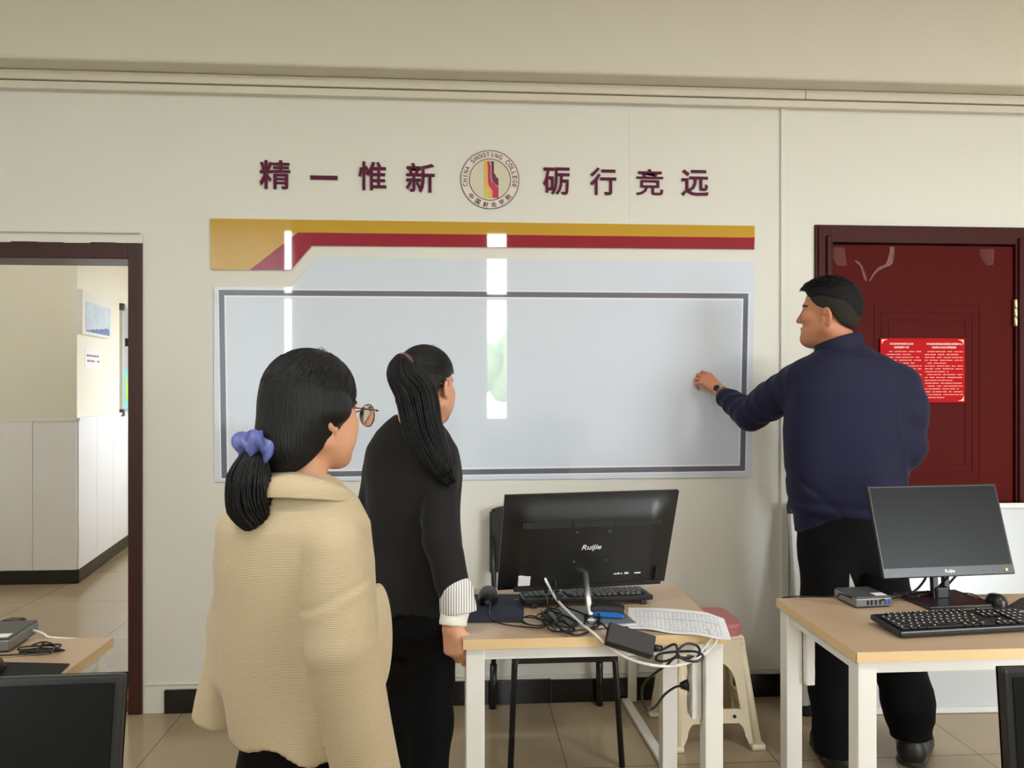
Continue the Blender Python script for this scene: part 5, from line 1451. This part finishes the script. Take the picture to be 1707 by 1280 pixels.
    for x in (-1, 1):
        l = MB(); ct = hp_(x * 0.034, 0.1115, -0.006); rim = [hp_(x * 0.034 + 0.0265 * cos(a), 0.1115 - 0.004 * abs(cos(a)) - x * 0.004 * cos(a), -0.006 + 0.0235 * sin(a)) for a in [2 * pi * i / 24 for i in range(24)]]
        n_ = Rf @ Vector((0, 0.0008, 0))
        fr_ = [l.bm.verts.new(p + n_) for p in rim]; bk_ = [l.bm.verts.new(p - n_) for p in rim]
        l.bm.faces.new(fr_); l.bm.faces.new(bk_[::-1])
        for i in range(24): l.bm.faces.new((fr_[i], bk_[i], bk_[(i + 1) % 24], fr_[(i + 1) % 24]))
        l.build('lens', M['lens'], gl)
    return t


# ------------------------------------------------------------------ woman in the black blazer
def woman_black():
    base = Vector((-0.138, -1.095, 0))
    t = thing('person', 'person in black blazer with long ponytail, hand resting at the desk corner', 'person', base)
    F = (rotm(31, -2, 0), Vector((-0.098, -1.100, 1.426)), 0.955); Rf, ho, sc = F
    rnd = random.Random(23)
    s = SDF(axis(-0.36, 0.08, 0.016, [(-0.20, 0.0, 0.0034), (-0.045, 0.045, 0.0022)]), axis(-1.46, -0.86, 0.016, [(-1.39, -1.28, 0.0026), (-1.2, -0.98, 0.0034)]), axis(-0.005, 1.58, 0.018, [(1.28, 1.56, 0.0034), (0.66, 0.83, 0.0022)]))
    head(s, F)
    nb = Vector((-0.130, -1.110, 1.29))
    s.cone(Rf @ (Vector((0, -0.024, -0.06)) * sc) + ho, nb, 0.047, 0.052, k=0.03)
    s.chain([nb, (-0.14, -1.10, 1.05), (-0.14, -1.105, 0.83)], [0.065, 0.08, 0.085], k=0.05)
    for sx in (-1, 1):
        x, y = -0.14 + sx * 0.045, -1.11 - sx * 0.025
        s.chain([(x, y, 0.80), (x, y + 0.01, 0.45), (x, y - 0.01, 0.05)], [0.06, 0.045, 0.036], k=0.03); s.ball((x + 0.02, y + 0.03, 0.035), (0.036, 0.08, 0.033), rotm(25), k=0.02)
    s.chain([nb, (-0.062, -1.165, 1.195), (-0.052, -1.255, 0.99), (-0.014, -1.328, 0.80)], [0.05, 0.038, 0.032, 0.024], k=0.02)
    s.chain([nb, (-0.222, -1.05, 1.19), (-0.285, -1.0, 0.97), (-0.26, -0.93, 0.80)], [0.04, 0.038, 0.032, 0.024], k=0.02)
    hand(s, (-0.022, -1.338, 0.776), (0.12, -0.12, -0.98), (-0.55, -0.83, 0.05), -1, 0.90, ((30, 55, 35), (36, 58, 35), (42, 60, 35), (50, 60, 35)), 4, ((0.6, 0.75, -0.3), 20))
    hand(s, (-0.26, -0.93, 0.785), (0.1, 0.2, -0.95), (-0.9, 0.2, 0), 1, 0.9, (25, 35, 25))
    body = s.mesh('body', base, 'skinwoman', t); face_materials(body, F, base)
    c = SDF(axis(-0.37, 0.08, 0.0062), axis(-1.42, -0.85, 0.0062), axis(0.70, 1.37, 0.0062))
    st = [(1.338, 0, -0.008, 0.052, 0.050), (1.315, 0, -0.004, 0.085, 0.070), (1.285, -0.006, 0, 0.114, 0.086), (1.24, -0.006, 0, 0.142, 0.100), (1.15, -0.004, 0, 0.155, 0.112), (1.0, 0, 0, 0.150, 0.118), (0.87, 0, 0, 0.154, 0.122), (0.762, 0, 0, 0.158, 0.128)]
    fold = lambda x, y, z: (0.005 * np.sin(30 * x + 2.4 * np.sin(5 * z)) * np.clip((1.15 - z) / 0.3, 0, 1) + 0.003 * np.sin(22 * z - 20 * x)) * np.clip((1.28 - z) / 0.06, 0, 1)
    c.loft(st, (-0.138, -1.098), 30, 2.25, disp=fold, hem=lambda a: 0.006 * np.sin(4 * a) + 0.003 * np.sin(23 * a))
    c.chain([(-0.062, -1.165, 1.195), (-0.052, -1.255, 0.99), (-0.010, -1.312, 0.845)], [0.056, 0.052, 0.047], k=0.012, wr=(0.0032, 30, 0.6), cap=True)
    c.chain([(-0.230, -1.045, 1.20), (-0.285, -1.0, 0.98), (-0.262, -0.935, 0.83)], [0.058, 0.053, 0.047], k=0.016, wr=(0.0032, 30, 1.6), cap=True)
    c.mesh('blazer', base, 'blackwool', t)
    q = SDF(axis(-0.09, 0.08, 0.004), axis(-1.42, -1.22, 0.004), axis(0.74, 0.90, 0.004))
    q.cone((-0.009, -1.310, 0.856), (-0.002, -1.320, 0.800), 0.0485, 0.0505, cap=True, wr=(0.0012, 40, 0)); q.mesh('striped_cuff', base, 'cuffstripe', t)
    q = SDF(axis(-0.09, 0.08, 0.004), axis(-1.42, -1.22, 0.004), axis(0.70, 0.90, 0.004))
    q.cone((-0.012, -1.318, 0.825), (-0.018, -1.332, 0.770), 0.041, 0.038, cap=True, wr=(0.0022, 70, 0.4)); q.mesh('shirt_cuff', base, 'shirt', t)
    # white shirt collar showing at the throat
    q = SDF(axis(-0.24, 0.0, 0.005), axis(-1.2, -0.98, 0.005), axis(1.26, 1.38, 0.005))
    q.loft([(1.362, 0.012, 0.014, 0.050, 0.050), (1.30, 0, 0.0, 0.066, 0.062)], (-0.130, -1.108), 28); q.loft([(1.39, 0.012, 0.014, 0.0475, 0.0475), (1.28, 0, 0.0, 0.062, 0.058)], (-0.130, -1.108), 28, mode='s')
    q.mesh('shirt_collar', base, 'shirt', t)
    p = SDF(axis(-0.34, 0.06, 0.008), axis(-1.32, -0.9, 0.008), axis(0.02, 0.94, 0.008))
    p.loft([(0.90, 0, 0, 0.120, 0.10), (0.80, 0, 0, 0.130, 0.118), (0.70, 0, 0, 0.125, 0.115), (0.64, 0, 0, 0.10, 0.09)], (-0.135, -1.105), 30)
    for sx in (-1, 1):
        x, y = -0.135 + sx * 0.05, -1.108 - sx * 0.028
        p.chain([(x, y, 0.72), (x * 0.9 - 0.012, y + 0.01, 0.42), (-0.132 + sx * 0.034, y - 0.012, 0.06)], [0.083, 0.066, 0.054], k=0.03, cap=True, wr=(0.003, 30, sx))
    p.mesh('trousers', base, 'blacktrousers', t)
    for sx in (-1, 1):
        x, y = -0.132 + sx * 0.036, -1.12 - sx * 0.028
        q = SDF(axis(-0.35, 0.1, 0.006), axis(-1.3, -0.9, 0.006), axis(0.0, 0.13, 0.006))
        q.ball((x + 0.025, y + 0.045, 0.038), (0.042, 0.115, 0.042), rotm(28)); q.cone((x, y, 0.05), (x, y, 0.10), 0.042, 0.04, k=0.03); q.mesh('shoe', base, 'leather', t)
    h = SDF(axis(-0.24, 0.02, 0.0036), axis(-1.26, -0.94, 0.0036), axis(1.26, 1.58, 0.0036))
    h.ball((0, -0.014, 0.036), (0.084, 0.105, 0.092), F=F)
    h.ball((0, -0.052, -0.030), (0.068, 0.060, 0.066), F=F, k=0.04)
    def cut(X, Y, Z):
        x, y, z = X - ho.x, Y - ho.y, Z - ho.z; RT = Rf.transposed()
        ly = RT[1][0] * x + RT[1][1] * y + RT[1][2] * z; lz = RT[2][0] * x + RT[2][1] * y + RT[2][2] * z
        line = np.interp(lz, [-0.12, -0.085, -0.05, 0.012, 0.032, 0.06, 0.10], [-0.09, -0.075, -0.050, -0.036, 0.030, 0.062, 0.082]) * sc
        return (line - ly) * 0.8
    h.put(cut, (-0.24, -1.26, 1.26), (0.02, -0.94, 1.58), 0.012, 's')
    h.mesh('hair', base, 'hair', t)
    G = (-0.004, -0.128, 0.060)
    roots = []
    for k in range(600):
        a = rnd.uniform(-1, 1)
        if k % 3 == 0: roots.append((a, 0.55 - 0.3 * abs(a), rnd.uniform(0.0, 1.0)))
        elif k % 3 == 1: roots.append((a, rnd.uniform(-0.9, -0.35), rnd.uniform(-0.9, -0.3)))
        else: roots.append((1.0 if a > 0 else -1.0, rnd.uniform(-0.6, 0.25), rnd.uniform(-0.6, 0.8)))
    pt_ = gather_paths(F, roots, G, 0.002, rnd, (0, -0.014, 0.036), (0.084, 0.105, 0.092))
    tubes(pt_, [0.0013] * len(pt_), 'hair_strands', 'hair', t)
    gp = Rf @ (Vector(G) * sc) + ho
    spine = [gp, gp + Vector((0.0, -0.026, 0.006)), gp + Vector((0.006, -0.050, -0.030)), Vector((-0.122, -1.250, 1.40)), Vector((-0.100, -1.258, 1.30)), Vector((-0.060, -1.262, 1.215)), Vector((-0.020, -1.258, 1.140))]
    tp = tail_paths(spine, [(0, 0.014), (0.12, 0.020), (0.3, 0.046), (0.5, 0.062), (0.7, 0.056), (0.85, 0.038), (1, 0.010)], 800, rnd, (0.1, 1.0), 0.6)
    tubes(tp, [0.0019] * len(tp), 'ponytail', 'hair', t)
    fl = []
    for k in range(5, 20):
        if k < 5: p0 = Rf @ (Vector((0.084, 0.045 + 0.003 * k, 0.03 + 0.004 * k)) * sc) + ho; P = [p0, p0 + Vector((0.012 + 0.002 * k, 0.0, -0.05)), p0 + Vector((0.006 + 0.003 * k, -0.004, -0.10 - 0.006 * k))]
        else:
            fl.append(arch(F, rnd.uniform(-1.4, 1.4), rnd, 0.084, 0.105, 0.092, 0.036)); continue
        fl.append(smoothpath(P, 5))
    tubes(fl, [0.00035] * 15, 'flyaway_hair', 'hair', t, 4)
    ax = Vector((0.02, -0.9, 0.35)).normalized(); e1 = Vector((1, 0, 0)); e2 = ax.cross(e1).normalized(); tc = gp + Vector((0, -0.014, 0.003)) - base
    MB().grid(lambda u, v: tc + (e1 * cos(2 * pi * u) + e2 * sin(2 * pi * u)) * (0.0235 + 0.0075 * cos(2 * pi * v)) + ax * 0.009 * sin(2 * pi * v), 40, 12).build('hair_tie', M['browntie'], t)
    return t


# ------------------------------------------------------------------ man at the board
def man():
    base = Vector((1.50, -0.56, 0))
    t = thing('person', 'person in navy jacket and black trousers touching the writing board with left hand', 'person', base)
    F = (rotm(-46, 3, 0), Vector((1.448, -0.505, 1.712)), 1.07); Rf, ho, sc = F
    rnd = random.Random(31)
    s = SDF(axis(1.02, 1.84, 0.018, [(1.33, 1.58, 0.0026), (1.05, 1.18, 0.0022)]), axis(-0.82, -0.015, 0.018, [(-0.65, -0.37, 0.0026), (-0.13, -0.018, 0.0024)]), axis(-0.005, 1.90, 0.02, [(1.58, 1.86, 0.0026), (1.36, 1.49, 0.0022)]))
    head(s, F, True)
    nb = Vector((1.485, -0.535, 1.50))
    s.ball((0, 0.035, -0.105), (0.045, 0.05, 0.028), F=F, k=0.03)
    s.cone(Rf @ (Vector((0, -0.022, -0.055)) * sc) + ho, nb, 0.064, 0.062, k=0.03)
    s.chain([nb, (1.50, -0.54, 1.2), (1.50, -0.56, 0.92)], [0.06, 0.10, 0.10], k=0.03)
    legs = {-1: [(1.42, -0.58, 0.86), (1.405, -0.60, 0.48), (1.400, -0.68, 0.06)], 1: [(1.585, -0.575, 0.86), (1.665, -0.585, 0.48), (1.705, -0.625, 0.06)]}
    for sx in (-1, 1): s.chain(legs[sx], [0.085, 0.06, 0.045], k=0.04)
    s.ball((1.40, -0.63, 0.04), (0.045, 0.10, 0.035), k=0.02); s.ball((1.735, -0.58, 0.04), (0.045, 0.10, 0.035), rotm(32), k=0.02)
    s.chain([nb, (1.352, -0.508, 1.42), (1.228, -0.27, 1.295), (1.158, -0.108, 1.385)], [0.06, 0.05, 0.042, 0.028], k=0.03)
    s.chain([nb, (1.685, -0.572, 1.40), (1.712, -0.60, 1.20), (1.69, -0.42, 1.02)], [0.06, 0.05, 0.042, 0.028], k=0.03)
    hand(s, (1.152, -0.092, 1.398), (-0.62, 0.30, 0.62), (0.05, -0.86, 0.42), 1, 1.02, ((38, 50, 25), (46, 55, 30), (50, 58, 30), (54, 58, 30)), 5, ((0.35, 0.8, -0.45), 22))
    hand(s, (1.69, -0.40, 1.0), (-0.1, 0.55, -0.8), (0.9, 0.1, 0), -1, 1.02, (30, 40, 30))
    body = s.mesh('body', base, 'skinman', t); face_materials(body, F, base)
    # jacket
    c = SDF(axis(1.08, 1.86, 0.0072), axis(-0.76, -0.05, 0.0072), axis(0.82, 1.60, 0.0072))
    st = [(1.585, -0.010, 0.010, 0.078, 0.072), (1.560, -0.008, 0.008, 0.105, 0.086), (1.530, -0.004, 0, 0.160, 0.105), (1.485, 0, 0, 0.196, 0.125), (1.40, 0, 0, 0.232, 0.138), (1.25, 0, 0, 0.238, 0.142), (1.08, 0, 0, 0.226, 0.140), (0.965, 0, 0, 0.218, 0.136), (0.925, 0, 0, 0.204, 0.126), (0.90, 0, 0, 0.200, 0.124), (0.862, 0, 0, 0.196, 0.122)]
    def fold(x, y, z):
        back = np.clip(-y / 0.1, 0, 1)
        d = 0.0045 * np.sin(24 * x + 2.2 * z + 1.2 * np.sin(7 * z)) * np.clip((1.42 - z) / 0.3, 0, 1) * np.clip((z - 0.9) / 0.1, 0, 1)
        d = d + 0.006 * np.exp(-((x - 0.16 + 0.25 * (z - 1.2)) / 0.014) ** 2) * back * np.clip((1.45 - z) / 0.2, 0, 1) * -1
        d = d + 0.004 * np.exp(-(((z - 1.02) + 0.9 * (x + 0.16)) / 0.014) ** 2) * np.clip((0.02 - x) / 0.1, 0, 1)
        d = d + 0.0045 * np.sin(95 * (z - 0.95) + 9 * x) * np.exp(-((z - 0.955) / 0.035) ** 2)
        return d
    c.loft(st, (1.50, -0.552), 4, 2.35, disp=fold, hem=lambda a: 0.010 * np.sin(a + 2.2))
    c.chain([(1.352, -0.510, 1.440), (1.275, -0.37, 1.365), (1.226, -0.268, 1.300), (1.162, -0.116, 1.378)], [0.088, 0.076, 0.066, 0.043], k=0.022, wr=(0.0062, 46, 0.8), cap=True)
    c.chain([(1.692, -0.572, 1.415), (1.715, -0.590, 1.33), (1.712, -0.60, 1.19), (1.690, -0.44, 1.03)], [0.090, 0.070, 0.060, 0.045], k=0.045, wr=(0.0045, 40, 2.2), cap=True)
    c.mesh('jacket', base, 'navycloth', t)
    cz = SDF(axis(1.36, 1.62, 0.0045), axis(-0.68, -0.42, 0.0045), axis(1.42, 1.68, 0.0045))
    Rc_ = Matrix.Rotation(radians(-14), 3, 'Y') @ Matrix.Rotation(radians(-12), 3, 'X')
    def cyl(r1, r2, h0, h1, cx, cy_, cz_):
        def fn(X, Y, Z):
            x, y, z = X - cx, Y - cy_, Z - cz_; RT = Rc_.transposed()
            a = RT[0][0] * x + RT[0][1] * y + RT[0][2] * z; b = RT[1][0] * x + RT[1][1] * y + RT[1][2] * z; g = RT[2][0] * x + RT[2][1] * y + RT[2][2] * z
            return np.maximum(np.maximum(np.sqrt((a / r1) ** 2 + (b / r2) ** 2) * min(r1, r2) - min(r1, r2), g - h1), h0 - g)
        return fn
    cz.put(cyl(0.090, 0.084, -0.125, 0.030, 1.478, -0.536, 1.575), (1.36, -0.68, 1.42), (1.62, -0.42, 1.68)); cz.put(cyl(0.080, 0.074, -0.03, 0.06, 1.478, -0.536, 1.575), (1.36, -0.68, 1.42), (1.62, -0.42, 1.68), mode='s')
    cz.mesh('collar', base, 'collarnavy', t)
    # trousers
    p = SDF(axis(1.22, 1.82, 0.008), axis(-0.80, -0.38, 0.008), axis(0.03, 0.98, 0.008))
    p.loft([(0.96, 0, 0, 0.185, 0.118), (0.86, 0, 0, 0.188, 0.125), (0.78, 0.01, 0, 0.180, 0.122), (0.72, 0.01, 0, 0.15, 0.10)], (1.50, -0.56), 4)
    p.chain([(1.41, -0.575, 0.80), (1.400, -0.60, 0.48), (1.395, -0.68, 0.055)], [0.108, 0.090, 0.078], k=0.03, cap=True, wr=(0.0045, 30, 0.3))
    p.chain([(1.590, -0.57, 0.80), (1.665, -0.585, 0.48), (1.700, -0.625, 0.22), (1.706, -0.637, 0.095)], [0.108, 0.095, 0.090, 0.074], k=0.03, cap=True, wr=(0.0055, 36, 1.3))
    p.mesh('trousers', base, 'blacktrousers', t)
    for (x, y, yw) in ((1.405, -0.665, 8), (1.716, -0.630, 40)):
        q = SDF(axis(x - 0.2, x + 0.25, 0.005), axis(y - 0.2, y + 0.3, 0.005), axis(0.0, 0.15, 0.005)); R = rotm(yw); o_ = Vector((x, y, 0)); FF = (R, o_, 1.0)
        q.cone((0, -0.025, 0.050), (0, 0.12, 0.044), 0.050, 0.050, F=FF); q.ball((0, 0.15, 0.036), (0.05, 0.085, 0.036), F=FF, k=0.03); q.ball((0, -0.03, 0.06), (0.042, 0.045, 0.06), F=FF, k=0.02)
        q.cone((0, -0.025, 0.012), (0, 0.16, 0.012), 0.0545, 0.054, F=FF, flat=((0, 0, 1), 4.0))
        q.mesh('shoe', base, 'leather', t)
    # hair: cropped sides and a longer top
    box = ((1.30, -0.66, 1.60), (1.60, -0.34, 1.90))
    def local(X, Y, Z):
        x, y, z = X - ho.x, Y - ho.y, Z - ho.z; RT = Rf.transposed()
        return tuple((RT[i][0] * x + RT[i][1] * y + RT[i][2] * z) / sc for i in range(3))
    h = SDF(axis(1.30, 1.60, 0.0036), axis(-0.66, -0.34, 0.0036), axis(1.58, 1.90, 0.0036))
    h.ball((0, -0.014, 0.035), (0.0785, 0.099, 0.0845), F=F)
    h.ball((0, -0.045, -0.015), (0.066, 0.066, 0.066), F=F, k=0.03)
    def cut(X, Y, Z):
        lx, ly, lz = local(X, Y, Z)
        line = np.interp(lz, [-0.10, -0.062, -0.045, 0.0, 0.018, 0.04, 0.06], [-0.12, -0.085, -0.060, -0.030, 0.020, 0.046, 0.06])
        return (line - ly) * 0.9
    h.put(cut, *box, 0.006, 's')
    h.mesh('cropped_hair', base, 'hairfade', t)
    h = SDF(axis(1.30, 1.60, 0.0034), axis(-0.66, -0.34, 0.0034), axis(1.58, 1.90, 0.0034))
    h.ball((0, -0.010, 0.046), (0.079, 0.102, 0.084), F=F)
    h.ball((0, 0.066, 0.092), (0.050, 0.030, 0.024), Matrix.Rotation(radians(-18), 3, 'X'), F=F, k=0.025)
    h.ball((0, -0.062, 0.01), (0.052, 0.056, 0.07), F=F, k=0.03)
    h.put(lambda X, Y, Z: cut3(X, Y, Z, local), *box, 0.006, 's')
    h.mesh('hair', base, 'hairshort', t)
    tf = []; rr_ = []
    for k in range(420):      # short tufts on top
        a = rnd.uniform(0, 2 * pi); e = rnd.uniform(0.05, 1.0); d = Vector((cos(a) * math.sqrt(1 - e * e), sin(a) * math.sqrt(1 - e * e), e))
        if d.z < 0.36 - 0.25 * min(d.y, 0): continue
        p0 = Vector((0, -0.010, 0.046)) + Vector((d.x * 0.079, d.y * 0.102, d.z * 0.084))
        if p0.y > 0.08: continue
        p1 = p0 + d * 0.004 + Vector((rnd.uniform(-0.004, 0.004), 0.012, 0.002)); p2 = p1 + Vector((rnd.uniform(-0.004, 0.004), 0.009, -0.005))
        tf.append([Rf @ (v * sc) + ho for v in (p0, p1, p2)]); rr_.append([0.003, 0.0024, 0.0008])
    tubes(tf, rr_, 'hair_tufts', 'hairshort', t, 5)
    # wrist watch
    wa, wb_ = Vector((1.166, -0.124, 1.379)), Vector((1.150, -0.088, 1.400)); ax = (wb_ - wa).normalized(); e1 = ax.cross(Vector((0, 0, 1))).normalized(); e2 = ax.cross(e1); wc_ = wa.lerp(wb_, 0.72) - base
    wt = MB().grid(lambda u, v: wc_ + (e1 * cos(2 * pi * u) + e2 * sin(2 * pi * u)) * (0.0315 + 0.002 * sin(pi * v) * (1 if v < 0.999 else 0)) + ax * 0.016 * (v - 0.5), 40, 6).build('wrist_watch', M['steel'], t)
    vd = Vector((-0.3, -0.9, 0.1)); vd = (vd - ax * vd.dot(ax)).normalized(); dc = wc_ + vd * 0.031
    rx = vd.cross(ax); Rw = Matrix((rx, ax, vd)).transposed()
    MB().lathe([(0.017, 0), (0.018, 0.004), (0.0165, 0.008)], dc, 24, Rw).build('case', M['steel'], wt)
    MB().lathe([(0.015, 0.008), (0.0148, 0.0087)], dc, 24, Rw).build('dial', M['black'], wt)
    return t


def cut3(X, Y, Z, local):
    """positive outside the long top hair: everything under its lower edge is cut away"""
    lx, ly, lz = local(X, Y, Z)
    edge = np.interp(ly, [-0.12, -0.095, -0.06, -0.02, 0.03, 0.06, 0.075, 0.1], [-0.045, -0.035, 0.020, 0.058, 0.050, 0.058, 0.072, 0.076])
    edge = edge + 0.004 * np.sin(90 * ly) - 0.05 * np.clip(1 - np.abs(lx) / 0.06, 0, 1) * np.clip((-ly - 0.03) / 0.06, 0, 1)
    return (lz - edge) * 0.9


woman_black()
man()
woman_beige()
